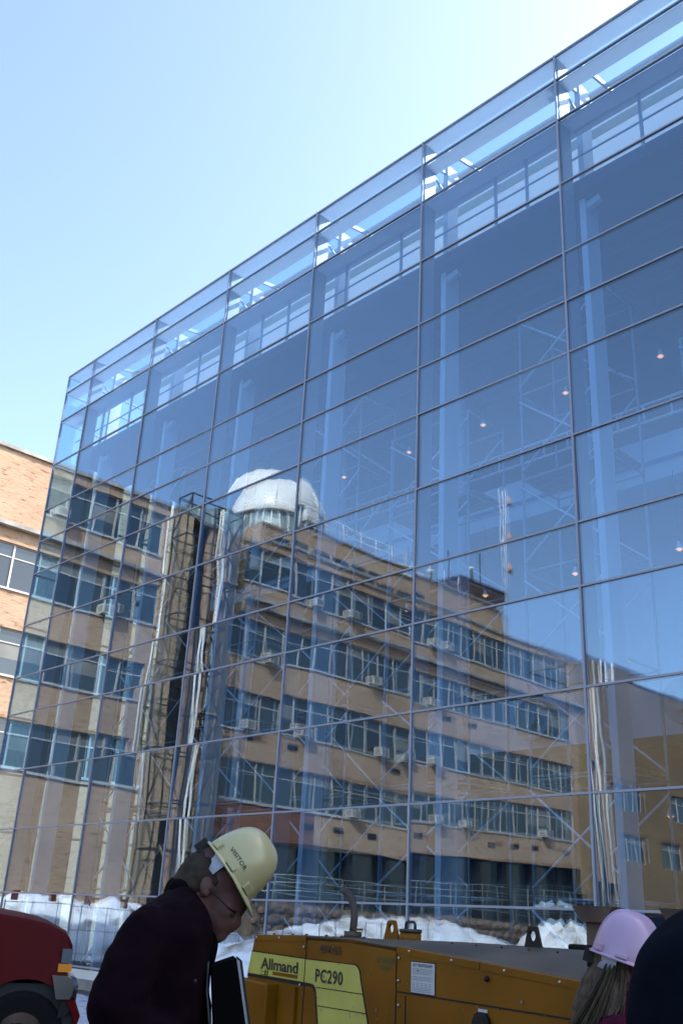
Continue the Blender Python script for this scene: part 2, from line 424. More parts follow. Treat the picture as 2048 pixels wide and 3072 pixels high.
# side wall at the corner: glazed for the depth of the atrium, solid behind it
for i, y in enumerate(SIDE_Y[1:]):
    one('mullion', lambda b: b.box(XM[0]-.04, XM[0]+.03, y-.03, y+.03, .42, 17.25), 'mullion', gb)
for k, z in enumerate(ZR):
    one('transom', lambda b: b.box(XM[0]-.036, XM[0]+.026, D+.04, SIDE_Y[-1]-.031, z-.03, z+.03), 'mullion', gb)
for i in range(3):
    for k in range(13):
        one('pane', lambda b: b.box(XM[0]-.012, XM[0]+.012, SIDE_Y[i]+.033, SIDE_Y[i+1]-.033, ZR[k+1]+.032, ZR[k]-.032), 'side_glass', gb)
for y0, y1 in ((13.05, 13.37), (13.82, 14.52), (15.08, 15.5), (15.92, 16.38)):
    one('column', lambda b: b.box(XM[0]+.10, XM[0]+.34, y0, y1, .18, 14.2), 'drywall_shaded', gb)
one('side_wall', lambda b: b.box(XM[0], XM[0]+.3, SIDE_Y[-1]+.035, 20.5, 0, 14.5), 'brick_buff', gb)
one('end_wall', lambda b: b.box(XR-.3, XR, D+.4, 20.5, 0, 17.2), 'concrete', gb)
one('rear_wall', lambda b: b.box(XM[0]+.31, XR-.31, 20.2, 20.5, 0, 14.19), 'concrete', gb)
# steel columns behind each mullion
for i, x in enumerate(XM[1:]):
    def colfn(b, x=x):
        b.box(x-.062, x+.062, 12.90, 12.93, .18, 14.2); b.box(x-.012, x+.012, 12.93, 13.30, .18, 14.2); b.box(x-.062, x+.062, 13.30, 13.33, .18, 14.2)
        b.box(x+.030, x+.058, 12.93, 13.30, .18, 14.2)
    one('column', colfn, 'steel_white', gb)
    one('column', lambda b: b.box(x-.06, x+.06, 12.95, 13.30, 14.5, 17.1), 'steel_white', gb)
    one('bracket', lambda b: (b.bar((x, D+.37, 16.85), (x, 13.75, 17.02), .05, .09), b.bar((x, D+.37, 16.55), (x, 13.1, 16.2), .04, .04)), 'steel_white', gb)
    one('bracket', lambda b: b.bar((x+.06, 12.98, 14.02), (x+.34, 12.98, 14.10), .1, .14), 'steel_white', gb)
# roof deck, ceiling, set back upper wall, outriggers and top beams
one('roof_deck', lambda b: b.box(XM[0]+.35, XR, 12.72, 20.5, 14.2, 14.5), 'interior_shaded', gb)
uw = one('upper_wall', lambda b: b.box(XM[1]+.6, XR, 13.72, 13.76, 14.5, 17.1), 'translucent_panel', gb)
one('cream_stripe', lambda b: b.box(XM[1]+.6, XR, 13.70, 13.718, 16.32, 16.56), 'cream', uw)
one('grey_strip', lambda b: b.box(XM[1]+.6, XR, 13.70, 13.718, 15.20, 15.28), 'fin', uw)  # narrow grey strip along the upper wall
one('top_rail', lambda b: b.tube([(XM[1], 13.55, 17.30), (XR, 13.55, 17.30)], .055, 10), 'steel_white', gb)
for x in XM[1:]:
    one('top_strut', lambda b: b.bar((x+.35, 12.56, 17.06), (x+.35, 14.2, 17.34), .05, .10), 'fin', gb)
# guard rail on the deck just behind the glass
rl = one('guard_rail', lambda b: (b.tube([(XM[0]+.3, 12.62, 15.60), (XR, 12.62, 15.60)], .022, 8), b.tube([(XM[0]+.3, 12.62, 14.93), (XR, 12.62, 14.93)], .02, 8)), 'steel_blue', gb)
for x in (-24.0, -22.5, -19.2, -16.6, -15.6, -13.6, -11.9, -9.35, -8.6, -6.15, -4.9, -2.7, -.3, 2, 4):
    one('rail_post', lambda b: b.box(x-.028, x+.028, 12.60, 12.64, 14.35, 15.63), 'steel_blue', rl)
# atrium: back wall, balconies, fascias
one('back_wall', lambda b: b.box(XM[0]+.4, XR-.4, 18.0, 18.3, 8.75, 14.2), 'drywall_shaded', gb)
one('back_wall', lambda b: b.box(XM[0]+.4, XR-.4, 18.0, 18.3, .18, 8.74), 'drywall_shaded', gb)
one('wall_board', lambda b: b.box(-13.2, XR-.4, 17.86, 17.99, 6.4, 8.70), 'drywall', gb)
bf = one('balcony', lambda b: b.box(XM[0]+2.2, XR-.4, 17.0, 17.98, 10.22, 11.2), 'drywall', gb)
one('pipe', lambda b: b.tube([(XM[0]+2.4, 16.94, 10.62), (XR-.4, 16.94, 10.62)], .035, 8), 'blue_pipe', bf)
def ladder(b):
    x = XM[0]+2.4
    b.tube([(x, 16.7, 11.42), (XR-.5, 16.7, 11.42)], .03, 6); b.tube([(x, 16.7, 11.82), (XR-.5, 16.7, 11.82)], .03, 6)
    while x < XR-.5:
        b.tube([(x, 16.7, 11.42), (x, 16.7, 11.82)], .026, 6); x += .62 if int(x*3) % 4 else 1.0
one('ladder_beam', ladder, 'galv', bf)
lb = one('balcony', lambda b: b.box(-15.0, XR-.4, 17.0, 17.98, 5.05, 6.1), 'drywall', gb)
for x in (-11.6, -8.3): one('duct_end', lambda b: (b.tube([(x, 16.98, 5.55), (x, 16.55, 5.55)], .42, 20), b.tube([(x, 16.56, 5.55), (x, 16.4, 5.55)], .2, 14)), 'drum_metal', lb)
for x in (-20.6, -17.2, -13.15, -9.8, -6.5, -3):
    one('round_column', lambda b: b.tube([(x, 16.2, .18), (x, 16.2, 14.2)], .145, 16), 'drywall', gb)
for y in (14.2, 15.6, 16.9): one('ceiling_beam', lambda b: b.box(XM[0]+.5, XR-.4, y-.12, y+.12, 13.86, 14.19), 'dark_steel', gb)

# scaffolding inside the atrium: one tower per bay
def scaffold(name, x0, x1, y0, y1, z0, lifts, hl, m1, m2, label, group=None, planks=True, r=.026):
    t = empty(name, ((x0+x1)/2, (y0+y1)/2, z0)); tag(t, label, 'scaffold', group)
    zt = z0+lifts*hl
    for x in (x0, x1):
        for y in (y0, y1): one('standard', lambda b: b.tube([(x, y, z0), (x, y, zt)], r, 6), m1, t)
    for k in range(lifts+1):
        z = z0+k*hl-.02 if k else z0+.2
        for x in (x0, x1): one('ledger', lambda b: b.tube([(x, y0, z), (x, y1, z)], r*.8, 6), m1, t)
        for y in (y0, y1): one('ledger', lambda b: b.tube([(x0, y, z), (x1, y, z)], r*.8, 6), m1, t)
    for k in range(lifts):
        za, zb = z0+k*hl+.15, z0+(k+1)*hl-.2
        one('cross_brace', lambda b: (b.tube([(x0, y0-.03, za), (x1, y0-.03, zb)], r*.85, 5), b.tube([(x1, y0-.05, za), (x0, y0-.05, zb)], r*.85, 5)), m2, t)
        one('cross_brace', lambda b: b.tube([(x0, y1, za), (x1, y1, zb)] if k % 2 else [(x1, y1, za), (x0, y1, zb)], r*.75, 5), m2, t)
        if planks and k % 3 == 2: one('plank', lambda b: b.box(x0-.1, x1+.1, y0+.1, y0+.5, z0+k*hl+.04, z0+k*hl+.085), 'plank', t)
        if planks and k % 3 == 2: one('plank', lambda b: b.box(x0-.1, x1+.1, y0+.55, y0+.95, z0+k*hl+.04, z0+k*hl+.085), 'plank', t)
    return t
WHERE = ['beside the glass corner', 'second tower from the glass corner', 'third tower from the glass corner', 'fourth tower from the glass corner', 'fifth tower from the glass corner', 'sixth tower from the glass corner', 'seventh tower from the glass corner', 'eighth tower from the glass corner']
for i in range(8):
    x = XM[1]+i*PITCHX+.75
    scaffold('scaffold', x+.1, x+2.0+.25*(i % 2), 14.15+.2*(i % 3), 15.35+.2*(i % 3), .18, 7-(i % 2), 1.9, 'steel_blue', 'galv',
             'blue grey tube scaffold behind the glass facade, '+WHERE[i], 'scaffolds inside the glass building')
# temporary lamps hanging between the scaffolds
lamps = [(1463, 1637, 8), (725, 1610, 8), (1028, 1805, 8), (338, 1780, 8), (1072, 798, 6), (1550, 685, 6), (745, 652, 6), (650, 115, 6), (310, 240, 6), (325, 768, 6), (660, 898, 6), (12, 355, 6), (1510, 75, 2), (300, 965, 6)]
for x, y, rg in lamps:
    ox, oy = {8: (1024, 0), 6: (1024, 1200), 2: (1024, 2400)}[rg]
    p = at_y(ox+x/1.53125, oy+y/1.53125, 15.9)
    t = empty('work_lamp', p); tag(t, 'small glowing orange work lamp hanging on a cord inside the glass building', 'lamp', 'work lamps inside the glass building')
    one('cord', lambda b: b.tube([p+Vector((0, 0, .14)), (p.x, p.y, min(14.2, p.z+1.6))], .008, 5), 'rubber', t)
    one('shade', lambda b: b.tube([p+Vector((0, 0, .15)), p+Vector((0, 0, .08)), p+Vector((0, 0, 0))], [.025, .04, .075], 12, cap=False), 'galv', t)
    one('bulb', lambda b: b.ball(p+Vector((0, 0, -.005)), (.045, .045, .035), nu=10, nv=6), 'bulb', t)

# ================================================================== brick building across the yard (also what the glass mirrors)
def RY(t): return 2*D - t*W            # wall position whose mirror image stands at t*W behind the lens line
def RZ(t): return EYE + t*W
bb = empty('brick_building', (-W, 0, 0))
tag(bb, 'long buff brick building with rows of white framed windows, mirrored in the glass facade', 'building')
ROWS = [(19.55, 17.55), (15.85, 13.88), (12.22, 10.30), (8.60, 6.72)]
MOD = 1.235
def cells(y0, y1):
    k = max(1, round((y1-y0)/MOD)); return [(y0+(y1-y0)*i/k, y0+(y1-y0)*(i+1)/k) for i in range(k)]
BANK_R = (RY(1.548), RY(.759))          # long bank
BANK_L = (RY(.631), 9.0)                # bank next to the glass corner
BANK_D = (14.45, 26.8)                  # bank seen directly beyond the glass corner
banks = {0: [BANK_R, BANK_L], 1: [BANK_R, BANK_L, BANK_D], 2: [BANK_R, BANK_L, BANK_D], 3: [BANK_R, BANK_L, BANK_D]}
WING = (RY(2.35), RY(1.685))
wing_rows = {2: [(RY(2.05), RY(1.93)), (RY(1.815), RY(1.722))], 3: [(RY(2.06), RY(1.97)), (RY(1.955), RY(1.875)), (RY(1.812), RY(1.719))]}
SLOT1 = (RY(.700), RY(.676)); SLOT2 = (RY(1.662), RY(1.622))
Y_END = 44.0
def wall_band(b, z0, z1, y0, y1, holes, x0=-W-.35, x1=-W):
    y = y0
    for h0, h1 in sorted(holes):
        if h0 > y: b.box(x0, x1, y, h0, z0, z1)
        y = max(y, h1)
    if y < y1: b.box(x0, x1, y, y1, z0, z1)
edges = [20.0]
wall = MB().use('brick_buff')
zprev = 20.0
for k, (zt, zb) in enumerate(ROWS):
    wall_band(wall, zt, zprev, RY(1.68), Y_END, [SLOT1, SLOT2])
    wall_band(wall, zb, zt, RY(1.68), Y_END, banks[k]+[SLOT1, SLOT2])
    zprev = zb
wall_band(wall, 5.04, zprev, BANK_R[1], Y_END, [SLOT1])
wall_band(wall, 0, 5.04, RY(.757), Y_END, [SLOT1])
wall.build('wall', bb)
rw = MB().use('brick_red'); wall_band(rw, 5.04, ROWS[3][1], RY(.93), BANK_R[1], []); rw.build('red_band', bb)
rw = MB().use('brick_buff'); wall_band(rw, 5.04, ROWS[3][1], RY(1.68), RY(.93), [SLOT2]); rw.build('lower_band', bb)
wg = MB().use('brick_brown')
zprev = 20.3
for k, (zt, zb) in enumerate(ROWS):
    wall_band(wg, zt, zprev, WING[0], WING[1], [], -W-.65, -W-.3); wall_band(wg, zb, zt, WING[0], WING[1], wing_rows.get(k, []), -W-.65, -W-.3); zprev = zb
wall_band(wg, 3.2, zprev, WING[0], WING[1], [], -W-.65, -W-.3); wg.build('wing_wall', bb)
# brick pilasters either side of the stair slots
for y0, y1, m, p in ((RY(.757), RY(.727), 'brick_yellow', .10), (RY(.674), RY(.638), 'brick_pale', .10), (RY(1.612), RY(1.565), 'brick_yellow', .05)):
    one('pilaster', lambda b: b.box(-W-.01, -W+p, y0, y1, .0 if p > .06 else 3.2, 20.05), m, bb)
one('core', lambda b: b.box(-W-15, -W-1.0, WING[0], Y_END, 0, 19.8), 'concrete', bb)
one('stair_slot', lambda b: b.box(-W-.9, -W-.5, SLOT1[0], SLOT1[1], 0, 20), 'dark_steel', bb)
one('stair_slot', lambda b: b.box(-W-.9, -W-.5, SLOT2[0], SLOT2[1], 0, 20), 'win_glass2', bb)
# coping, string course, window sills
one('coping', lambda b: b.box(-W-.45, -W+.12, RY(1.68), Y_END, 20.003, 20.16), 'concrete', bb)
one('string_course', lambda b: b.box(-W-.1, -W+.34, RY(1.60), RY(.765), 16.48, 16.66), 'concrete', bb)
one('string_course', lambda b: b.box(-W-.1, -W+.30, RY(.636), Y_END, 16.48, 16.66), 'concrete', bb)
one('roof', lambda b: b.box(-W-15, -W-.46, WING[0], Y_END, 19.81, 19.95), 'asphalt', bb)
one('wing_coping', lambda b: b.box(-W-.8, -W-.2, WING[0], WING[1]-.1, 20.303, 20.42), 'concrete', bb)
# windows: one object each, frame bars and panes below it
def window_meshes(w, h):
    fr = MB().use('win_frame'); f = .045
    fr.box(-.03, .05, -w/2, -w/2+f, 0, h); fr.box(-.03, .05, w/2-f, w/2, 0, h)
    fr.box(-.03, .045, -w/2+f, w/2-f, 0, f); fr.box(-.03, .045, -w/2+f, w/2-f, h-f, h); fr.box(-.03, .04, -w/2+f, w/2-f, h*.70-.025, h*.70+.025)
    def pane(m, z0, z1):
        p = MB().use(m); p.box(-.02, 0, -w/2+f+.002, w/2-f-.002, z0, z1); return p.mesh('pane')
    lo = (f+.002, h*.70-.027); up = (h*.70+.027, h-f-.002)
    bl = MB().use('blind'); bl.box(-.012, .008, -w/2+f+.004, w/2-f-.004, h*.36, h*.70-.03)
    return fr.mesh('window_frame'), [pane('win_glass', *lo), pane('win_glass2', *lo)], [pane('win_glass', *up), pane('win_glass2', *up), pane('blind', *up)], bl.mesh('blind')
_wm = {}
def add_window(y0, y1, z0, z1, x=-W-.16, rnd=random.Random(3)):
    w, h = round(y1-y0, 2), round(z1-z0, 2)
    if (w, h) not in _wm: _wm[(w, h)] = window_meshes(w, h)
    fr, lo, up, bl = _wm[(w, h)]
    M = bb.matrix_basis.inverted() @ Matrix.Translation((x, (y0+y1)/2, z0))
    o = inst(fr, 'window', bb, M)
    inst(rnd.choice(lo), 'pane', o); inst(rnd.choice(up), 'pane', o)
    if rnd.random() < .25: inst(bl, 'blind', o)
for k, (zt, zb) in enumerate(ROWS):
    for y0, y1 in banks[k]:
        for a, c in cells(y0, y1): add_window(a, c, zb, zt)
        one('sill', lambda b: b.box(-W-.1, -W+.07, y0-.05, y1+.05, zb-.09, zb-.002), 'win_frame', bb)
    for y0, y1 in wing_rows.get(k, []):
        for a, c in cells(y0, y1): add_window(a, c, zb, zt, -W-.48)
# recessed ground floor behind the terrace
one('ground_floor', lambda b: b.box(-W-.99, -W-.85, RY(1.68), RY(.76), 0, 5.03), 'win_glass2', bb)
for i in range(13):
    y = RY(1.66)+i*2.75; one('ground_floor_pier', lambda b: b.box(-W-.84, -W-.4, y-.2, y+.2, 0, 5.03), 'dark_steel', bb)
# white downpipes
for t, x, r in ((.7265, -W+.22, .09), (1.664, -W+.15, .10), (1.622, -W+.13, .08), (1.64, -W+.1, .06), (.6355, -W+.1, .05)):
    one('downpipe', lambda b: b.tube([(x, RY(t), .3), (x, RY(t), 20.1)], r, 10), 'white_paint', bb)
for i in range(16):
    y = RY(.80)-i*2.1-random.random(); zz = random.choice((5.8, 9.55, 13.1))
    one('vent', lambda b: b.box(-W-.02, -W+.03, y-.35, y+.35, zz, zz+.3), 'dark_steel', bb)
# upper storey, parapet and plant room
uf = one('upper_storey', lambda b: b.box(-W-9, -W-.55, RY(1.385), RY(.80), 20.17, 21.75), 'brick_buff', bb)
one('coping', lambda b: b.box(-W-9.1, -W-.45, RY(1.385), RY(.80), 21.752, 21.86), 'concrete', uf)
for i in range(9):
    y = RY(.83)-i*1.5; one('strip_window', lambda b: b.box(-W-.56, -W-.53, y-.62, y+.62, 20.3, 20.75), 'win_glass', uf)
one('plant_room', lambda b: (b.box(-W-6, -W-.6, RY(1.375), RY(1.255), 21.87, 22.9), b.box(-W-6.1, -W-.55, RY(1.378), RY(1.252), 22.903, 23.02)), 'rust', bb)
rr = one('roof_railing', lambda b: [b.tube([(-W-.6, RY(1.25), 21.86+h), (-W-.6, RY(.92), 21.86+h)], .02, 6) for h in (.5, 1.0)], 'galv', bb)
for i in range(10): one('rail_post', lambda b: b.tube([(-W-.6, RY(.92)-i*1.39, 21.86), (-W-.6, RY(.92)-i*1.39, 22.88)], .022, 6), 'galv', rr)
# glazed stair head beside the dome
sh = one('stair_head', lambda b: b.prism([(RY(.655), 20.17), (RY(.655), 20.55), (RY(.70), 21.2), (RY(.735), 21.75), (RY(.765), 21.4), (RY(.765), 20.17)], -W-4, -W-.5, lambda a, z, e: Vector((e, a, z))), 'copper_green', bb)
for t in (.67, .69, .71, .73, .75): one('glazing_bar', lambda b: b.box(-W-.5, -W-.44, RY(t)-.03, RY(t)+.03, 20.17, 20.4+1.2*max(0, 1-abs(t-.735)/.07)), 'win_frame', sh)
for i, (t, w, h, x) in enumerate(((1.145, 1.2, .7, 2.5), (1.175, 1.0, .55, 2.0), (1.10, .5, .9, 3), (1.22, .3, 1.3, 2), (1.33, .25, 1.5, 2))):
    t_ = empty('roof_vent', (-W-x, RY(t)*1.0, 21.86 if t < 1.25 else 23.02))
    z0 = t_.location.z; yy = RY(t)
    one('stack', lambda b: b.box(-W-x-w*.3, -W-x+w*.3, yy-w*.3, yy+w*.3, z0, z0+h), 'drum_metal', t_)
    one('cap', lambda b: b.box(-W-x-w*.5, -W-x+w*.5, yy-w*.5, yy+w*.5, z0+h, z0+h+.14), 'galv', t_)
    tag(t_, ['wide grey metal roof vent with flat cap on the brick building', 'square grey metal roof vent beside the widest one', 'short grey metal roof vent near the roof railing', 'slim grey metal flue beside the plant room', 'slim grey metal flue standing on the rusty plant room'][i], 'roof vent')

# observatory dome
dm = empty('observatory_dome', (-42.0, 2*D-34.2, 21.86)); tag(dm, 'white ribbed observatory dome on a grey metal drum on the brick building roof', 'dome')
DC = Vector((-42.2, 2*D-34.3, 23.75)); DR = 2.95
def dome_shell(b):
    nu, nv = 48, 16; rg = []
    for i in range(nv+1):
        t = math.pi/2*i/nv; r = DR*math.cos(t) if i < nv else .02
        rg.append([DC+Vector((r*math.cos(2*math.pi*j/nu), r*math.sin(2*math.pi*j/nu), DR*.93*math.sin(t))) for j in range(nu)])
    b.rings(rg)
one('shell', dome_shell, 'dome_white', dm)
for k in range(12):
    a = 2*math.pi*k/12+.2
    one('rib', lambda b: b.tube([DC+Vector(((DR+.01)*math.cos(t)*math.cos(a), (DR+.01)*math.cos(t)*math.sin(a), DR*.935*math.sin(t))) for t in [math.pi/2*i/12 for i in range(12)]], .045, 6), 'pale_panel', dm)
one('skirt', lambda b: b.tube([DC+Vector((0, 0, -.12)), DC+Vector((0, 0, .06))], DR+.08, 48), 'pale_panel', dm)
dr = one('drum', lambda b: b.tube([DC+Vector((0, 0, -1.9)), DC+Vector((0, 0, -.13))], DR-.12, 40), 'drum_metal', dm)
for k in range(40):
    a = 2*math.pi*k/40; one('batten', lambda b: b.box(-.02, .03, -.03, .03, -1.85, -.14, Matrix.Translation(DC+Vector(((DR-.12)*math.cos(a), (DR-.12)*math.sin(a), 0))) @ Matrix.Rotation(a, 4, 'Z')), 'galv', dr)
one('shutter_track', lambda b: b.prism([(-.55, .3), (.55, .3), (.55, 2.0), (-.55, 2.0)], DR*.9, DR*1.0, lambda a, z, e: DC+Vector((e*math.cos(math.asin(min(.98, z/DR/1.02)))*math.cos(2.2)-a*math.sin(2.2), e*math.cos(math.asin(min(.98, z/DR/1.02)))*math.sin(2.2)+a*math.cos(2.2), z))), 'pale_panel', dm)
one('motor_box', lambda b: b.box(-.2, .5, -.4, .4, -1.0, -.3, Matrix.Translation(DC+Vector((DR*.93, -.2, 0)))), 'white_paint', dm)

# lattice mast with drums
mx_, my_ = -40.0, 2*D-1.355*40
ms = empty('antenna_mast', (mx_, my_, 21.86)); tag(ms, 'slim lattice antenna mast with three pinkish drums on the brick building roof', 'antenna mast')
for k in range(3):
    a = 2*math.pi*k/3; one('leg', lambda b: b.tube([(mx_+.2*math.cos(a), my_+.2*math.sin(a), 21.86), (mx_+.2*math.cos(a), my_+.2*math.sin(a), 32.5)], .025, 6), 'galv', ms)
for i in range(26):
    z = 21.9+i*.405; a, c = 2*math.pi*(i % 3)/3, 2*math.pi*((i+1) % 3)/3
    one('lacing', lambda b: b.tube([(mx_+.2*math.cos(a), my_+.2*math.sin(a), z), (mx_+.2*math.cos(c), my_+.2*math.sin(c), z+.4)], .012, 5), 'galv', ms)
for z in (25.4, 28.4, 31.4):
    one('antenna_drum', lambda b: b.tube([(mx_+.1, my_-.45, z), (mx_+.1, my_-.45, z+.12), (mx_+.1, my_-.45, z+.13), (mx_+.1, my_-.45, z+.55), (mx_+.1, my_-.45, z+.56), (mx_+.1, my_-.45, z+.72)], [.10, .14, .19, .19, .12, .12], 12), 'mast_pink', ms)
    one('drum_arm', lambda b: b.bar((mx_, my_, z+.3), (mx_+.1, my_-.45, z+.3), .05), 'galv', ms)
for i, (t, h, x, lab) in enumerate(((1.11, 3.0, -39.2, 'thin whip aerial on the roof edge beside the wide vent'), (1.205, 3.6, -39.5, 'tall thin aerial pole on the roof beside the plant room'), (1.285, 2.6, -39.4, 'short aerial pole standing on the rusty plant room'))):
    z0 = 21.86 if t < 1.25 else 23.02; y = 2*D-t*(-x)
    a_ = empty('aerial', (x, y, z0)); tag(a_, lab, 'aerial')
    one('pole', lambda b: b.tube([(x, y, z0), (x, y, z0+h)], .03, 6), 'dark_steel', a_)
    one('crossbar', lambda b: [b.tube([(x, y-.35, z0+h*q), (x, y+.35, z0+h*q)], .014, 5) for q in (.7, .82, .94)], 'dark_steel', a_)

# window air conditioners
acb = MB().use('ac_white'); acb.box(-.35, .45, -.33, .33, 0, .42); acm = acb.mesh('case')
agm = MB().use('ac_grille')
for i in range(5): agm.box(.452, .462, -.27, .27, .05+i*.07, .09+i*.07)
for i in range(3):
    for s in (-1, 1): agm.box(-.02+i*.13, .06+i*.13, s*.332-.004, s*.332+.004, .06, .36)
agm = agm.mesh('grille')
acs = [(.49, 0), (.566, 1), (.905, 0), (.98, 0), (1.175, 0), (1.207, 0), (.83, 1), (1.04, 1), (1.17, 1), (1.05, 2), (.80, 2), (.895, 2), (1.10, 2), (1.16, 2), (1.00, 3), (1.25, 3), (1.18, 3), (1.46, 3)]
for t, k in acs:
    a_ = empty('air_conditioner', (-W, RY(t), ROWS[k][1]+.02)); tag(a_, 'white window air conditioner sticking out of the brick building', 'air conditioner', 'window air conditioners on the brick building')
    inst(acm, 'case', a_); inst(agm, 'grille', a_)

# scaffold tower and hoist in front of the stair slot
scaffold('stair_scaffold', -W+.35, -W+1.5, RY(.722), RY(.640), 0, 10, 2.05, 'dark_steel', 'dark_steel', 'dark steel scaffold tower in front of the stair slot of the brick building', None, True, .045)
ht = empty('hoist_mast', (-W+1.2, RY(.69), 0)); tag(ht, 'black hoist mast with hanging white cables beside the scaffold tower', 'hoist')
one('mast', lambda b: [b.box(-W+1.0+i*.3, -W+1.06+i*.3, RY(.698)+j*.4, RY(.698)+.07+j*.4, 0, 20.6) for i in (0, 1) for j in (0, 1)], 'black_void', ht)
for dx, q in ((.1, 0), (.35, 1.3)):
    one('cable', lambda b: b.tube([(-W+1.6+dx, RY(.683)+.07*math.sin(i*.7+q), 20.2-i*.7) for i in range(28)], .055, 6), 'white_paint', ht)

pk = MB().use('plank'); pk.bar((-W+2.6, RY(.655)-1.6, .1), (-W+1.7, RY(.655)+.2, 4.2), .22, .05)
tag(pk.build('timber_plank'), 'pale timber plank leaning against the dark scaffold tower', 'plank')
# ================================================================== the yard: terrace, railing, fence, snow
tw = empty('stone_wall', (-35.2, RY(1.2), 0)); tag(tw, 'low rubble stone retaining wall along the foot of the brick building', 'stone wall')
one('core', lambda b: b.box(-36.9, -35.3, RY(1.66), RY(.775), 0, 2.25), 'stone', tw)
sm = []
for i in range(4):
    b = MB().use('stone'); b.ball((0, 0, 0), (.2, .34, .22), nu=7, nv=5, smooth=False)
    b.v = [tuple(c*random.uniform(.8, 1.2) for c in v) for v in b.v]; sm.append(b.mesh('stone'))
for i in range(52):
    for j in range(5):
        inst(sm[(i*7+j*3) % 4], 'stone', tw, tw.matrix_basis.inverted() @ Matrix.Translation((-35.28, RY(1.65)+i*.64+random.uniform(-.1, .1)+(j % 2)*.3, .22+j*.44)) @ Matrix.Rotation(random.uniform(-.3, .3), 4, 'X'))
fr_ = empty('terrace_railing', (-35.6, RY(1.2), 2.25)); tag(fr_, 'pale steel railing with posts on top of the stone retaining wall', 'railing')
for i in range(25): one('post', lambda b: b.box(-35.63, -35.57, RY(1.65)+i*1.38-.03, RY(1.65)+i*1.38+.03, 2.25, 3.45), 'drum_metal', fr_)
for h in (2.75, 3.1, 3.42): one('rail', lambda b: b.tube([(-35.6, RY(1.65), h), (-35.6, RY(.78), h)], .028, 6), 'drum_metal', fr_)
fn = empty('site_fence', (-30.5, 0, 0)); tag(fn, 'thin wire site fence with orange flags across the snowy yard', 'fence')
for i in range(22): one('post', lambda b: b.tube([(-30.5, 9-i*.95, 0), (-30.5, 9-i*.95, 1.75)], .018, 6), 'dark_steel', fn)
for h in (.3, 1.0, 1.7): one('wire', lambda b: b.tube([(-30.5, 9, h), (-30.5, 9-21*.95, h)], .01, 5), 'dark_steel', fn)
for i in range(5): one('flag', lambda b: b.box(-30.49, -30.46, 8.6-i*1.37, 8.85-i*1.37, 1.75, 2.05), 'orange', fn)

from mathutils import noise as NZ
def snow_pile(name, cx, cy, lx, ly, h, label, seed, lump=.35, m='snow', cat='snow bank'):
    nx, ny = 40, 40; b = MB().use(m); vs = []
    for i in range(nx+1):
        for j in range(ny+1):
            u, v = i/nx*2-1, j/ny*2-1
            e = max(0, 1-u*u)**.55*max(0, 1-v*v)**.55
            p = Vector((cx+u*lx/2, cy+v*ly/2, 0))
            q = p*.7+Vector((seed*7.3, 0, 0))
            nz = NZ.noise(q)*.5+NZ.noise(q*2.3)*.3+NZ.noise(q*5.1)*.2+NZ.noise(q*11)*.08
            vs.append((p.x+NZ.noise(q*1.7)*.2, p.y+NZ.noise(q*1.9+Vector((9, 0, 0)))*.2, max(-.05, e*h*(1+lump*nz*1.6)-.02)))
    b.add(vs, [(i*(ny+1)+j, (i+1)*(ny+1)+j, (i+1)*(ny+1)+j+1, i*(ny+1)+j+1) for i in range(nx) for j in range(ny)], True)
    return tag(b.build(name), label, cat)
snow_pile('snow_bank', -35.3, 3.5, 4.6, 16, 1.9, 'long lumpy sunlit snow bank along the foot of the brick building by the scaffold', 1)
snow_pile('snow_bank', -32.5, -11.5, 5, 18, 1.95, 'long smooth sunlit snow bank in front of the stone retaining wall', 2, .2)
snow_pile('snow_bank', -31.0, -24.5, 7, 10, 2.1, 'tall dirty sunlit snow heap beyond the end of the long bank', 3, .6)
snow_pile('snow_bank', -29.0, -32.5, 7, 9, 1.9, 'broken sunlit snow heap near the building wing', 4, .7)
snow_pile('snow_bank', at_y(705, 2800, 10.5).x, 10.5, 2.6, 1.9, 1.25, 'shaded grey blue snow pile against the glass facade behind the yellow machine', 5, .3)

# ================================================================== yellow towable compressor
GA = R(-9.703); GP = Vector((-2.7519, 4.1659, 0)); GU = Vector((math.cos(GA), math.sin(GA), 0)); GN = Vector((-GU.y, GU.x, 0))
def G(u, off, z): return GP+GU*u+GN*off+Vector((0, 0, z))
gen = empty('towable_compressor', G(-1.2, .6, 0), GA); tag(gen, 'dirty orange yellow towable generator with stencilled lettering and a bent exhaust pipe', 'compressor')
U0, U1, DEP = -2.93, .62, 1.25
def ztop(u):     # upper edge of the near side
    P = [(-3.0, 1.412), (-2.832, 1.414), (-2.19, 1.431), (-1.725, 1.433), (-1.27, 1.409), (.1, 1.320), (.62, 1.285)]
    for (a, za), (b, zb) in zip(P, P[1:]):
        if a <= u <= b: return za+(zb-za)*(u-a)/(b-a)
    return P[-1][1]
def zcrown(u, off):      # crowned hood
    e = min(off, DEP-off)/(DEP/2); zt = ztop(u)
    zc = 1.445 if u > -1.9 else 1.436
    f = min(1, e*1.25); f = 1-(1-f)**2
    return zt+(zc-zt)*f if u > -1.72 else zt+(zc-zt)*f*.6
us = [-2.832, -2.5, -2.189, -1.95, -1.725, -1.5, -1.27, -1.0, -.75, -.5, -.25, 0, .1, .35, .6]
offs = [0.0, .04, .12, .25, .4, .55, .7, .85, 1.0, 1.13, 1.21, 1.25]
def gside(off):
    return lambda b: b.prism([(-2.96, .42), (-2.89, 1.178), (-2.832, 1.410)]+[(u, ztop(u)-.004) for u in us[1:]]+[(.62, .42)], off, off+.03, lambda u, z, e: G(u, e, z))
body = one('side_panel', gside(0), 'gen_orange', gen)
one('side_panel', gside(DEP-.03), 'gen_orange', gen)
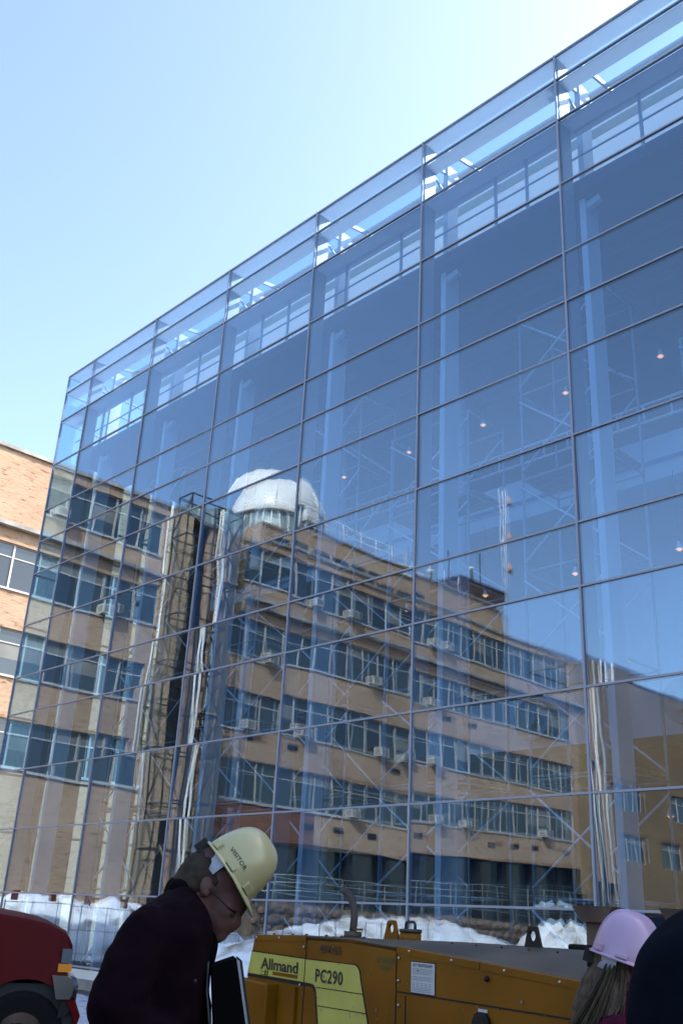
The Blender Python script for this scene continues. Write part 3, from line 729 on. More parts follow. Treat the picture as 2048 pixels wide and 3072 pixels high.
one('end_panel', lambda b: b.prism([(0.031, .42), (DEP-.031, .42), (DEP-.031, 1.28), (.031, 1.28)], .58, .62, lambda o, z, u: G(u, o, z)), 'gen_orange', gen)
one('end_panel', lambda b: b.add([G(-2.955, .031, .42), G(-2.955, DEP-.031, .42), G(-2.83, DEP-.031, 1.405), G(-2.83, .031, 1.405), G(-2.90, .031, .42), G(-2.90, DEP-.031, .42), G(-2.78, DEP-.031, 1.405), G(-2.78, .031, 1.405)],
    [(0, 1, 2, 3), (7, 6, 5, 4), (0, 4, 5, 1), (3, 2, 6, 7), (0, 3, 7, 4), (1, 5, 6, 2)]), 'gen_orange', gen)
def hood(b):
    top = [[G(u, o, zcrown(u, o)+(.0 if 0 < o < DEP else -.003)) for o in offs] for u in us]
    n_ = len(offs); vs = [p for r_ in top for p in r_]+[p-Vector((0, 0, .02)) for r_ in top for p in r_]; N_ = len(us)*n_
    fs = [(i*n_+j, (i+1)*n_+j, (i+1)*n_+j+1, i*n_+j+1) for i in range(len(us)-1) for j in range(n_-1)]
    fs += [(N_+i*n_+j, N_+i*n_+j+1, N_+(i+1)*n_+j+1, N_+(i+1)*n_+j) for i in range(len(us)-1) for j in range(n_-1)]
    for i in range(len(us)-1):
        for j in (0, n_-1): fs.append((i*n_+j, (i+1)*n_+j, N_+(i+1)*n_+j, N_+i*n_+j))
    for j in range(n_-1):
        for i in (0, len(us)-1): fs.append((i*n_+j, i*n_+j+1, N_+i*n_+j+1, N_+i*n_+j))
    b.add(vs, fs, True)
one('hood', hood, 'gen_roof', gen)
# folded lips along the top edge
def lip(u0, u1): 
    return lambda b: b.add([G(u0, -.006, ztop(u0)), G(u1, -.006, ztop(u1)), G(u1, -.006, ztop(u1)-.033), G(u0, -.006, ztop(u0)-.033), G(u0, .012, ztop(u0)+.004), G(u1, .012, ztop(u1)+.004), G(u1, .0, ztop(u1)-.033), G(u0, .0, ztop(u0)-.033)],
        [(0, 1, 2, 3), (4, 7, 6, 5), (0, 4, 5, 1), (3, 2, 6, 7), (0, 3, 7, 4), (1, 5, 6, 2)])
for a, c in ((-2.828, -2.194), (-1.262, -.592), (-.584, .095), (.115, .61)): one('edge_lip', lip(a, c), 'gen_orange', gen)
one("latch", lambda b: b.prism([(.098, ztop(.1)+.006), (.115, ztop(.1)+.006), (.115, 1.27), (.098, 1.27)], -.02, .01, lambda u, z, e: G(u, e, z)), 'gen_black', gen)
def sheet(poly, m, name='panel', off=-.003, th=.002, parent=body):
    return one(name, lambda b: b.prism(poly, off, off+th, lambda u, z, e: G(u, e, z)), m, parent)
def line(u0, z0, u1, z1, w, m='gen_black', name='seam', off=-.0035):
    d = Vector((u1-u0, z1-z0)).normalized(); n_ = Vector((-d.y, d.x))*w/2
    return sheet([(u0+n_.x, z0+n_.y), (u1+n_.x, z1+n_.y), (u1-n_.x, z1-n_.y), (u0-n_.x, z0-n_.y)], m, name, off, .0025)
# yellow decal stripe that bends down into a broad band
arc = [(-1.666+.062*math.sin(a), 1.293-.062+.062*math.cos(a)) for a in [i*math.pi/2/6 for i in range(7)]]
arc2 = [(-2.10+.06*math.sin(a), 1.166-.06+.06*math.cos(a)) for a in [i*math.pi/2/6 for i in range(7)]]
outer = [(-2.852, 1.311), (-2.176, 1.297)]+arc+[(-1.518, 1.008), (-1.43, .50)]
inner = [(-1.90, .50), (-2.007, .962)]+[(u+.0, z) for u, z in arc2[::-1]]+[(-2.182, 1.169), (-2.889, 1.180)]
one('decal_edge', lambda b: b.prism([(-2.857, 1.319), (-2.176, 1.305)]+[(u+.007, z+.006) for u, z in arc]+[(-1.508, 1.008), (-1.42, .50), (-1.925, .50), (-2.03, .962)]+[(u-.018, z-.018) for u, z in arc2[::-1]]+[(-2.19, 1.147), (-2.893, 1.160)], -.0028, -.0012, lambda u, z, e: G(u, e, z)), 'gen_black', body)
dec = sheet(outer+inner, 'gen_yellow', 'decal', -.005, .0018)
line(-2.18, 1.43, -2.185, 1.17, .006, off=-.0072); line(-2.185, 1.15, -2.21, .45, .006)
for (a, za), (c, zc) in (((-2.045, 1.150), (-1.567, 1.148)), ((-2.023, 1.052), (-1.532, 1.053)), ((-1.995, .955), (-1.50, .956)), ((-1.97, .86), (-1.49, .86))): line(a, za, c, zc, .0045, off=-.0072)
line(-1.268, 1.41, -1.26, .42, .007); line(-1.262, 1.185, .6, 1.158, .008); line(-1.182, 1.17, -1.175, .42, .006); line(.098, 1.28, .105, .42, .008)
# lettering
def onside(u0, z0, du=0., off=-.0085):
    """place text with a slight upward or downward run"""
    return lambda a, b: G(u0+a, off, z0+b+du*a)
lettering('Allmand', 'lettering', 'ink', dec, onside(-2.715, 1.214, -.012), .455, .068, .022)
one('underline', lambda b: b.prism([(-2.56, 1.186), (-2.262, 1.183), (-2.262, 1.203), (-2.56, 1.206)], -.0072, -.0055, lambda u, z, e: G(u, e, z)), 'gen_orange', dec)
line(-2.72, 1.200, -2.63, 1.199, .003, off=-.0072); line(-2.72, 1.182, -2.63, 1.181, .003, off=-.0072); line(-2.655, 1.178, -2.655, 1.21, .011, off=-.0072); line(-2.628, 1.178, -2.628, 1.21, .011, off=-.0072)
lettering('PC290', 'lettering', 'ink', dec, onside(-2.058, 1.178, -.005), .29, .075, .018, spacing=1.08)
lettering('484365', 'lettering', 'ink', body, onside(-2.028, 1.343, -.02), .228, .046, .006, spacing=1.15)
lettering('#1 DIESEL', 'lettering', 'ink_green', body, onside(-1.452, 1.322, -.02), .172, .030, .012)
lettering('ONLY', 'lettering', 'ink_green', body, onside(-1.412, 1.284, -.01), .10, .028, .012)
# warning sheet
st = one('warning_sheet', lambda b: b.prism([(-1.132, 1.340), (-.936, 1.338), (-.936, 1.190), (-1.131, 1.192)], -.0060, -.0038, lambda u, z, e: G(u, e, z)), 'paper', body)
one('border', lambda b: b.prism([(-1.137, 1.345), (-.931, 1.343), (-.931, 1.185), (-1.136, 1.187)], -.0036, -.0020, lambda u, z, e: G(u, e, z)), 'gen_black', st)
lettering('ATTENTION!!', 'lettering', 'ink', st, onside(-1.118, 1.318, -.006, -.0075), .165, .0155, .012)
def fine_print(b):
    rr_ = random.Random(5)
    for i in range(15):
        z = 1.309-i*.0077; 
        if i in (4, 8): continue
        if 8 < i < 12:
            for k in range(5): b.prism([(-1.118+k*.034, z), (-1.10+k*.034, z), (-1.10+k*.034, z-.003), (-1.118+k*.034, z-.003)], -.0070, -.0062, lambda u, zz, e: G(u, e, zz))
        else: b.prism([(-1.122, z), (-1.122+rr_.uniform(.15, .176), z), (-1.122+rr_.uniform(.15, .176), z-.003), (-1.122, z-.003)], -.0070, -.0062, lambda u, zz, e: G(u, e, zz))
one('fine_print', fine_print, 'print_grey', st)
one('paper_tag', lambda b: b.prism([(-.60, 1.158), (-.535, 1.157), (-.535, 1.143), (-.60, 1.144)], -.006, -.0038, lambda u, z, e: G(u, e, z)), 'paper', body)
# bolts, hole, gauge
for u, z in ((-2.80, 1.400), (-2.51, 1.408), (-2.21, 1.366), (-1.24, 1.352), (-1.24, 1.24), (-1.235, 1.12), (-1.15, 1.390), (-.80, 1.363), (-.41, 1.338), (-.05, 1.312), (-2.23, 1.15), (.25, 1.288)):
    one('bolt', lambda b: b.ball(G(u, -.008, z), (.008, .006, .008), nu=8, nv=6), 'bolt', body)
one('knob', lambda b: b.ball(G(-.536, -.006, 1.294), (.014, .02, .014), nu=10, nv=6), 'gen_black', body)
one('gauge', lambda b: (b.tube([G(-.567, .0, 1.09), G(-.567, -.03, 1.09)], [.055, .055], 20), b.tube([G(-.567, -.03, 1.09), G(-.567, -.034, 1.09)], [.045, .04], 20)), 'gen_black', body)
chips = MB().use('chip'); rr_ = random.Random(11)
for i in range(110):
    u = rr_.uniform(-2.8, .5) if i % 3 else rr_.uniform(-2.0, -1.3); z = rr_.uniform(.6, ztop(u)-.05); r = abs(rr_.gauss(0, .0032))+.0015; k = rr_.randint(5, 7)
    chips.prism([(u+r*rr_.uniform(.5, 1)*math.cos(6.283*j/k), z+1.5*r*rr_.uniform(.5, 1)*math.sin(6.283*j/k)) for j in range(k)], -.0088, -.0080, lambda a, zz, e: G(a, e, zz))
tag(chips.build('paint_chips', body), kind='stuff')
# battery box on the lower front corner
bx = one('side_box', lambda b: b.prism([(-2.965, 1.151), (-2.47, 1.138), (-2.47, .45), (-2.99, .45)], -.10, -.0035, lambda u, z, e: G(u, e, z)), 'gen_orange', gen); bevel(bx, .008)
dv = one('door_panel', lambda b: b.prism([(-2.46, 1.140), (-2.262, 1.136), (-2.262, .45), (-2.46, .45)], -.02, -.0035, lambda u, z, e: G(u, e, z)), 'gen_orange', gen)
# roof fittings
ex = one('exhaust_pipe', lambda b: b.tube([G(-2.396, .5, 1.47), G(-2.392, .5, 1.50), G(-2.385, .5, 1.56), G(-2.395, .5, 1.62), G(-2.43, .5, 1.675), G(-2.485, .5, 1.712), G(-2.515, .5, 1.722)], [.025, .025, .025, .025, .025, .025, .026], 14), 'rust_dark', gen)
one('exhaust_mouth', lambda b: b.tube([G(-2.510, .5, 1.721), G(-2.519, .5, 1.723)], .021, 12), 'black_void', ex)
one('exhaust_collar', lambda b: (b.tube([G(-2.396, .5, 1.425), G(-2.396, .5, 1.470)], .060, 16), b.box(-.02, .09, -.015, .015, 1.475, 1.49, Matrix.Translation(G(-2.396, .5, 0)) @ Matrix.Rotation(GA, 4, 'Z'))), 'gen_roof', ex)
def lug(u, m, hw=.078):
    rim = []
    pts = [(-hw, 1.425), (hw, 1.425), (hw*.45, 1.548), (-hw*.45, 1.548)]
    n_ = 24; inr = [(u+.026*math.cos(2*math.pi*i/n_), 1.50+.028*math.sin(2*math.pi*i/n_)) for i in range(n_)]
    def onpoly(a):
        d = Vector((math.cos(a), math.sin(a))); best = 9
        for (x0, z0), (x1, z1) in zip(pts, pts[1:]+pts[:1]):
            ex_, ez = x1-x0, z1-z0; den = d.x*ez-d.y*ex_
            if abs(den) < 1e-9: continue
            t = ((x0)*ez-(z0-1.50)*ex_)/den; k = ((x0)*d.y-(z0-1.50)*d.x)/den
            if t > 0 and -.001 <= k <= 1.001: best = min(best, t)
        return (u+d.x*best, 1.50+d.y*best)
    angs = sorted([2*math.pi*i/n_ for i in range(n_)])
    out_ = [onpoly(a) for a in angs]
    def f(b):
        vs = [G(a, e, z) for e in (.49, .51) for a, z in inr]+[G(a, e, z) for e in (.49, .51) for a, z in out_]
        fs = []
        for i in range(n_):
            j = (i+1) % n_
            fs += [(i, j, 2*n_+j, 2*n_+i), (n_+i, 3*n_+i, 3*n_+j, n_+j), (i, n_+i, n_+j, j), (2*n_+i, 2*n_+j, 3*n_+j, 3*n_+i)]
        b.add(vs, fs, False)
    return one('lifting_lug', f, m, gen)
lug(-1.967, 'gen_orange'); lug(-.715, 'gen_black', .066)
fc = one('filler_neck', lambda b: b.tube([G(-1.778, .5, 1.42), G(-1.778, .5, 1.478)], .068, 20), 'gen_orange', gen)
one('filler_cap', lambda b: (b.tube([G(-1.778, .5, 1.478), G(-1.778, .5, 1.484), G(-1.778, .5, 1.498), G(-1.778, .5, 1.503)], [.06, .073, .073, .06], 20), b.tube([G(-1.825, .5, 1.50), G(-1.822, .5, 1.535), G(-1.81, .5, 1.543), G(-1.746, .5, 1.543), G(-1.734, .5, 1.535), G(-1.731, .5, 1.50)], .009, 8)), 'dark_steel', fc)
one('rubber_edge', lambda b: b.tube([G(u, .66, zcrown(u, .66)+.008) for u in (-.6, -.4, -.2, 0, .2, .4, .58)], .018, 8), 'rubber', gen)
one('stub', lambda b: b.tube([G(-.30, .62, 1.44), G(-.30, .62, 1.485)], .009, 8), 'rubber', gen)
for i in range(9):
    u = -1.15+i*.2
    one('rivet', lambda b: b.ball(G(u, .30, zcrown(u, .30)+.002), (.009, .009, .005), nu=8, nv=5), 'dark_steel', gen)
for i in range(6):
    u = -2.75+i*.2
    one('rivet', lambda b: b.ball(G(u, .1+.02*(i % 2), zcrown(u, .1)+.003), (.012, .012, .01), nu=8, nv=5), 'dark_steel', gen)
# running gear
one('chassis', lambda b: (b.box(-2.9, .6, .08, .16, .34, .419, Matrix.Translation(GP) @ Matrix.Rotation(GA, 4, 'Z')), b.box(-2.9, .6, DEP-.16, DEP-.08, .34, .419, Matrix.Translation(GP) @ Matrix.Rotation(GA, 4, 'Z'))), 'dark_steel', gen)
for off in (-.16, DEP+.16):
    wh = one('wheel', lambda b: b.tube([G(-1.0, off-.1, .33), G(-1.0, off-.09, .33), G(-1.0, off+.09, .33), G(-1.0, off+.1, .33)], [.29, .33, .33, .29], 24), 'rubber', gen)
    one('rim', lambda b: b.tube([G(-1.0, off-.105, .33), G(-1.0, off+.105, .33)], .19, 20), 'galv', wh)
    one('fender', lambda b: b.prism([(-1.0+.42*math.cos(a), .33+.42*math.sin(a)) for a in [math.pi*i/10 for i in range(11)]]+[(-1.0+.39*math.cos(a), .33+.39*math.sin(a)) for a in [math.pi*i/10 for i in range(10, -1, -1)]], off-.13, off+.13, lambda u, z, e: G(u, e, z)), 'gen_orange', gen)
one('axle', lambda b: b.tube([G(-1.0, -.1, .33), G(-1.0, DEP+.1, .33)], .04, 10), 'dark_steel', gen)
one('drawbar', lambda b: (b.bar(G(.6, .2, .38), G(1.7, DEP/2, .38), .07), b.bar(G(.6, DEP-.2, .38), G(1.7, DEP/2, .38), .07), b.tube([G(1.6, DEP/2, 0), G(1.6, DEP/2, .6)], .03, 8)), 'dark_steel', gen)

# ================================================================== rusty steel posts behind the machine
def steel_post(pxl, pxr, pyt, pyb, dist, label):
    p = at_dist((pxl+pxr)/2, pyt, dist); e = (Vector((ray((pxl+pxr)/2, 2750).x, ray((pxl+pxr)/2, 2750).y, 0))).normalized()
    rot = math.atan2(e.y, e.x)-math.pi/2+R(-24)
    t = empty('steel_post', (p.x, p.y, 0), rot); tag(t, label, 'steel post', 'flared steel posts behind the yellow machine')
    w = (at_dist(pxr, pyt, dist)-at_dist(pxl, pyt, dist)).length*.80; zt = p.z; zb = at_dist(pxl, pyb, dist).z
    M = t.matrix_basis; th = .008
    def trough(b):
        for sy in (-1, 1):
            b.prism([(-w/2, zt), (w/2, zt), (w*.27, zb), (-w*.27, zb)], sy*w*.34-th, sy*w*.34+th, lambda a, z, e_: M @ Vector((a, e_, z)))
        for sx in (-1, 1):
            b.add([M @ Vector((sx*(w/2-th*k), s*w*.33, zt)) for k in (0, 2) for s in (-1, 1)]+[M @ Vector((sx*(w*.27-th*k), s*w*.33, zb)) for k in (0, 2) for s in (-1, 1)],
                  [(0, 1, 5, 4), (2, 6, 7, 3), (0, 2, 3, 1), (4, 5, 7, 6), (0, 4, 6, 2), (1, 3, 7, 5)], False)
        b.box(-w*.27, w*.27, -w*.33, w*.33, zb, zb+.01, M)
    one('flared_head', trough, 'rust', t)
    one('post', lambda b: b.box(-w*.21, w*.21, -w*.24, w*.24, 0, zb+.004, M), 'rust', t)
    one('base_plate', lambda b: b.box(-w*.4, w*.4, -w*.4, w*.4, .002, .03, M), 'rust', t)
steel_post(1710, 1876, 2720, 2764, 7.4, 'rusty steel post with a flared trough head beside the pink hard hat')
steel_post(1971, 2140, 2729, 2776, 7.4, 'rusty steel post with a flared trough head behind the navy jacket')

# ================================================================== red pickup truck
tc_ = at_dist(67, 3038, 10.5)
_e = Vector((tc_.x, tc_.y, 0)).normalized(); TF = Vector((_e.y, -_e.x, 0)); TB = _e.copy()      # forward (image right), away
if TF.dot(_right) < 0: TF = -TF
TF = (Matrix.Rotation(R(5), 3, 'Z') @ TF); TB = (Matrix.Rotation(R(5), 3, 'Z') @ TB)
TO = Vector((tc_.x, tc_.y, 0))
def T(a, o, z): return TO+TF*a+TB*o+Vector((0, 0, z))
def tpx(x, y):       # zoomed crop coordinates -> near side plane (a, z)
    d = ray(x/3.267, 2600+y/3.267); s = (TO.dot(TB))/(d.x*TB.x+d.y*TB.y); P = Vector((d.x*s, d.y*s, d.z*s+EYE)); return ((P-TO).dot(TF), P.z)
tr = empty('pickup_truck', TO, math.atan2(TF.y, TF.x)); tag(tr, 'dark red pickup truck with chrome bumper parked by the glass facade', 'pickup truck')
top_pts = [tpx(x, y) for x, y in ((0, 455), (150, 482), (300, 510), (420, 540), (500, 565), (580, 603), (650, 648), (700, 700), (722, 760), (722, 800), (700, 880), (672, 1050))]
hz = top_pts[0][1]
hubz = .40; ar = .50
arch = [(ar*math.cos(a), hubz+ar*math.sin(a)) for a in [R(8)+i*(math.pi-R(16))/14 for i in range(15)]]
tail = -4.15
arch2 = [(-3.35+ar*math.cos(a), hubz+ar*math.sin(a)) for a in [R(8)+i*(math.pi-R(16))/14 for i in range(15)]]
prof_low = [(top_pts[-1][0], top_pts[-1][1]), (ar+.03, .60)]+arch+[(-ar-.05, .42), (-3.35+ar+.05, .42)]+arch2+[(-3.35-ar-.05, .48), (tail, .55)]
prof = [(tail, 1.30), (-1.0, hz+.02)]+top_pts[:-1]+prof_low
def truck_body(b):
    secs = []
    for o, ins, up in ((0, .0, -.05), (.05, 0, -.012), (.14, 0, .0), (.95, .05, .05), (1.76, 0, 0), (1.85, 0, -.012), (1.9, 0, -.05)):
        r_ = []
        for a, z in prof:
            k = max(0, min(1, (z-.9)/.35)); fr_k = 1 if a > .3 else 0
            r_.append(T(a+ins*fr_k-(.03 if o in (0, 1.9) else 0)*fr_k*k, o+(.05*k if o == 0 else -.05*k if o == 1.9 else 0), z+up*k))
        secs.append(r_)
    b.rings(secs, True, True, True)
tb = one('body', truck_body, 'truck_red', tr)
md = tb.modifiers.new('t', 'TRIANGULATE'); 
one('cab', lambda b: b.rings([[T(a, o, z) for a, z in ((-.78, hz-.1), (-1.0, hz+.02), (-1.55, hz+.50), (-2.35, hz+.52), (-2.52, hz+.02), (-2.52, hz-.1))] for o in (.10, .22, 1.68, 1.80)], True, True, False), 'truck_red', tr)
one('side_window', lambda b: b.prism([(-1.12, hz+.06), (-1.58, hz+.44), (-2.30, hz+.45), (-2.42, hz+.06)], .09, .098, lambda a, z, o: T(a, o, z)), 'dark_glass', tr)
one('windscreen', lambda b: b.add([T(-1.0, .3, hz+.05), T(-1.0, 1.6, hz+.05), T(-1.50, 1.6, hz+.47), T(-1.50, .3, hz+.47)], [(0, 1, 2, 3)], False), 'dark_glass', tr)
for a0, o0 in ((0, .14), (-3.35, .14), (0, 1.76), (-3.35, 1.76)):
    wh = one('wheel', lambda b: b.tube([T(a0, o0-.12, hubz), T(a0, o0-.10, hubz), T(a0, o0+.10, hubz), T(a0, o0+.12, hubz)], [.35, .40, .40, .35], 32), 'rubber', tr)
    sgn = -1 if o0 < 1 else 1
    one('rim', lambda b: b.tube([T(a0, o0+sgn*.10, hubz), T(a0, o0+sgn*.125, hubz), T(a0, o0+sgn*.09, hubz)], [.23, .22, .12], 24), 'rust', wh)
    one('hub', lambda b: b.tube([T(a0, o0+sgn*.08, hubz), T(a0, o0+sgn*.16, hubz)], [.09, .06], 14), 'rust', wh)
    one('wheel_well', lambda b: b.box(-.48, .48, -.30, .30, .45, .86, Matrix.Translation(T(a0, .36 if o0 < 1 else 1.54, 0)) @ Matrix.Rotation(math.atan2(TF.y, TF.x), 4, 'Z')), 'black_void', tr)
a1 = tpx(722, 830)[0]; bz = tpx(570, 1060)[1]; az_ = [tpx(700, 960)[1], tpx(700, 1050)[1], tpx(700, 830)[1]]
fx = tpx(672, 1050)[0]
for o0, o1 in ((-.004, .42), (1.48, 1.904)):
    one('headlight', lambda b: b.box(a1-.10, a1-.004, o0, o1, az_[0]+.01, az_[2]+.02, Matrix.Translation(TO) @ Matrix(((TF.x, TB.x, 0, 0), (TF.y, TB.y, 0, 0), (0, 0, 1, 0), (0, 0, 0, 1)))), 'lens', tr)
    one('turn_signal', lambda b: b.box(a1-.12, a1+.005, o0, o1, az_[1]+.012, az_[0]+.004, Matrix.Translation(TO) @ Matrix(((TF.x, TB.x, 0, 0), (TF.y, TB.y, 0, 0), (0, 0, 1, 0), (0, 0, 0, 1)))), 'amber', tr)
one('grille', lambda b: b.box(a1-.1, a1+.01, .45, 1.45, az_[1]+.02, az_[2]+.04, Matrix.Translation(TO) @ Matrix(((TF.x, TB.x, 0, 0), (TF.y, TB.y, 0, 0), (0, 0, 1, 0), (0, 0, 0, 1)))), 'gen_black', tr)
bp_ = [tpx(x, y) for x, y in ((565, 1062), (720, 1075), (765, 1100), (778, 1160), (755, 1260), (735, 1300), (600, 1300))]
def bumper(b):
    secs = []
    for o, da in ((-.03, -.05), (.0, -.01), (.10, 0), (.95, .06), (1.80, 0), (1.9, -.01), (1.93, -.05)): secs.append([T(a+da, o, z) for a, z in bp_])
    b.rings(secs, True, True, True)
bo = one('bumper', bumper, 'chrome', tr)
va = [tpx(x, y) for x, y in ((600, 1305), (735, 1305), (715, 1380), (660, 1450), (610, 1480), (560, 1490))]
one('air_dam', lambda b: b.rings([[T(a, o, z) for a, z in va] for o in (.02, 1.88)], True, True, False), 'gen_black', tr)

one('hood_seam', lambda b: b.tube([T(a, .055, z-.055) for a, z in top_pts[:8]], .006, 5), 'gen_black', tr)
one('side_moulding', lambda b: b.tube([T(a, -.002, .80) for a in (-3.9, -2.9, -.62)], .012, 5), 'gen_black', tr)
# plastic wrapped bundle and dark tarpaulin at the foot of the facade
pb = at_dist(255, 3030, 13.2); 
snow_pile('plastic_bundle', pb.x, pb.y, 2.2, 1.4, .62, 'bundle wrapped in pale blue plastic sheet on the ground by the truck', 8, .25, 'plastic_sheet', 'plastic sheet')
pb2 = at_dist(285, 2985, 14.6)
snow_pile('tarpaulin', pb2.x, pb2.y, 2.4, 1.2, .62, 'dark tarpaulin heap at the foot of the facade behind the plastic bundle', 9, .2, 'tarp_dark', 'tarpaulin')

# ================================================================== people
class Figure:
    """local frame of a person: u = image right, w = away, z up; pixels give u and z in the person's own plane"""
    def __init__(s, px, dist):
        p = at_dist(px, 2780, dist); s.o = Vector((p.x, p.y, 0)); s.ed = s.o.normalized(); s.er = Vector((s.ed.y, -s.ed.x, 0)); s.dist = dist
    def L(s, u, w, z): return s.o+s.er*u+s.ed*w+Vector((0, 0, z))
    def uz(s, px, py):
        d = ray(px, py); k = s.dist/(d.x*s.ed.x+d.y*s.ed.y); P = Vector((d.x*k, d.y*k, d.z*k+EYE)); return (P-s.o).dot(s.er), P.z
    def P(s, px, py, w=0.):
        u, z = s.uz(px, py); return s.L(u, w, z)
    def M(s): return Matrix(((s.er.x, s.ed.x, 0), (s.er.y, s.ed.y, 0), (0, 0, 1)))
def limb(b, pts, rad, n=14):
    for i in range(len(pts)-1): b.tube([pts[i], pts[i+1]], [rad[i], rad[i+1]], n)
    for p, r in zip(pts, rad): b.ball(p, r, nu=n, nv=8)
def hand(b, wrist, palm_dir, curl_dir, side, s=1.):
    pd = palm_dir.normalized(); cd = curl_dir.normalized(); sd = pd.cross(cd).normalized()*side
    c = wrist+pd*.05*s
    for k in range(4):
        root = wrist+pd*.085*s+sd*(.033-.022*k)*s
        limb(b, [wrist+sd*(.02-.013*k)*s, root], [.016*s, .011*s], 8)
        ln = (.040, .045, .042, .033)[k]*s
        a1 = root+(pd*.8+cd*.6).normalized()*ln; a2 = a1+(pd*.1+cd).normalized()*ln*.75; a3 = a2+(cd*.9-pd*.5).normalized()*ln*.55
        limb(b, [root, a1, a2, a3], [.0105*s, .0095*s, .009*s, .0075*s], 8)
    t0 = wrist+pd*.025*s+sd*.03*s; t1 = t0+(sd*.8+pd*.5+cd*.3).normalized()*.04*s; t2 = t1+(pd*.7+cd*.7).normalized()*.03*s
    limb(b, [wrist, t0, t1, t2], [.018*s, .015*s, .011*s, .009*s], 8)

def helmet(fig, back, front, m, parent, text=None, halfw=.108, hgt=.150, w0=0., over=.020):
    """hard hat shell: back/front are the ends of its rim in pixels"""
    ub, zb = fig.uz(*back); uf, zf = fig.uz(*front)
    Fv = Vector((uf-ub, 0, zf-zb)); Ln = Fv.length; Fv /= Ln; Uv = Vector((-Fv.z, 0, Fv.x)); Wv = Vector((0, 1, 0))
    c = Vector(((ub+uf)/2, w0, (zb+zf)/2)); a = Ln/2
    def S(f, w, h): 
        q = c+Fv*f+Wv*w+Uv*h; return fig.L(q.x, q.y, q.z)
    def shell_pt(th, ph, ex=0.):
        """th around from the front, ph 0 at rim .. pi/2 at crown"""
        ce = max(0, math.cos(ph))**.72; se = math.sin(ph)**.95
        x = (a+ex)*ce*math.cos(th); w = (halfw+ex)*ce*math.sin(th); h = (hgt+ex)*se
        if h > hgt*.35:      # three low ridges along the crown
            k = min(1, (h/hgt-.35)/.25)
            for w1, am in ((0, .006), (.032, .0035), (-.032, .0035)): h += am*k*math.exp(-((w-w1)/.009)**2)
        return x, w, h
    nu, nv = 64, 20
    def shell(b):
        outer = [[S(*shell_pt(2*math.pi*j/nu, math.pi/2*i/nv)) for j in range(nu)] for i in range(nv)]
        inn = [[S(*[q*.965 if k < 2 else q*.965-.001 for k, q in enumerate(shell_pt(2*math.pi*j/nu, math.pi/2*i/nv))]) for j in range(nu)] for i in range(nv)]
        b.rings(outer, True, False); o0 = len(b.v); b.add([S(*shell_pt(0, math.pi/2))], []); k = o0-nu
        for j in range(nu): b.f.append((k+j, k+(j+1) % nu, o0)); b.m.append(b.cur); b.sm.append(True)
        b.rings(inn, True, False)
        # rim flange
        fl = []
        for ex, h in ((0, .004), (.010, -.002), (.011, -.007), (.0, -.006)):
            fl.append([])
            for j in range(nu):
                th = 2*math.pi*j/nu; br = 0
                if math.cos(th) > .25: br = over*2.2*((math.cos(th)-.25)/.75)**.7
                x, w, _ = shell_pt(th, 0, ex); fl[-1].append(S(x+(br if ex else 0), w, h-(br*.28 if ex else 0)))
        fl.append(fl[0]); b.rings(fl, True, False)
    hat = one('hard_hat', shell, m, parent)
    # accessory slots along the near rim
    for th, hh in ((R(-142), .022), (R(-96), .012), (R(-48), .024)):
        x, w, _ = shell_pt(th, .05, .004)
        t = Vector((-math.sin(th)*a, math.cos(th)*halfw, 0)).normalized()
        def slot(b, x=x, w=w, t=t, hh=hh):
            n_ = Vector((t.y, -t.x, 0)); n_ = n_ if n_.dot(Vector((x, w, 0))) > 0 else -n_
            vs = [S(x+t.x*sx*.018+n_.x*e, w+t.y*sx*.018+n_.y*e, h+hh*.0) for e in (-.012, .0045) for sx in (-1, 1) for h in (.004, hh+.004)]
            b.add(vs, [(0, 1, 3, 2), (4, 6, 7, 5), (0, 4, 5, 1), (2, 3, 7, 6), (0, 2, 6, 4), (1, 5, 7, 3)], False)
        bevel(one('accessory_slot', slot, m, hat), .002)
    # suspension: ratchet knob and headband behind
    one('headband', lambda b: b.rings([[S(-a*.93*math.cos(t)*.9, halfw*.86*math.sin(t), h) for t in [R(-75)+R(150)*i/16 for i in range(17)]] for h in (-.004, -.045)]+[[S(-a*.90*math.cos(t)*.9, halfw*.83*math.sin(t), h) for t in [R(-75)+R(150)*i/16 for i in range(17)]] for h in (-.045, -.004)], False, False), 'strap_white', hat)
    one('ratchet_knob', lambda b: (b.tube([S(-a*.82, 0, -.028), S(-a*1.06, 0, -.033)], .024, 16), b.box(-.035, .035, -.03, .03, -.02, .02, Matrix.Translation(S(-a*.86, 0, -.022)) @ (fig.M() @ Matrix((Fv, Wv, Uv)).transposed()).to_4x4())), 'gen_black', hat)
    if text:
        th0, ph0, tw_, thh = text
        def onto(aa, bb):
            # walk along the rim direction on the near side, letters standing up towards the crown
            f = -a+th0+aa; h = ph0+bb
            se = min(.999, (h/hgt))**(1/.95); ph = math.asin(se); ce = math.cos(ph)**.72
            cc = max(-1, min(1, f/(a*ce))); w = -halfw*ce*math.sqrt(max(0, 1-cc*cc))
            return S(f, w-.0012, h+.0006)
        lettering('VISITOR', 'lettering', 'ink', hat, onto, tw_, thh, .012, True, 1.05)
    return hat

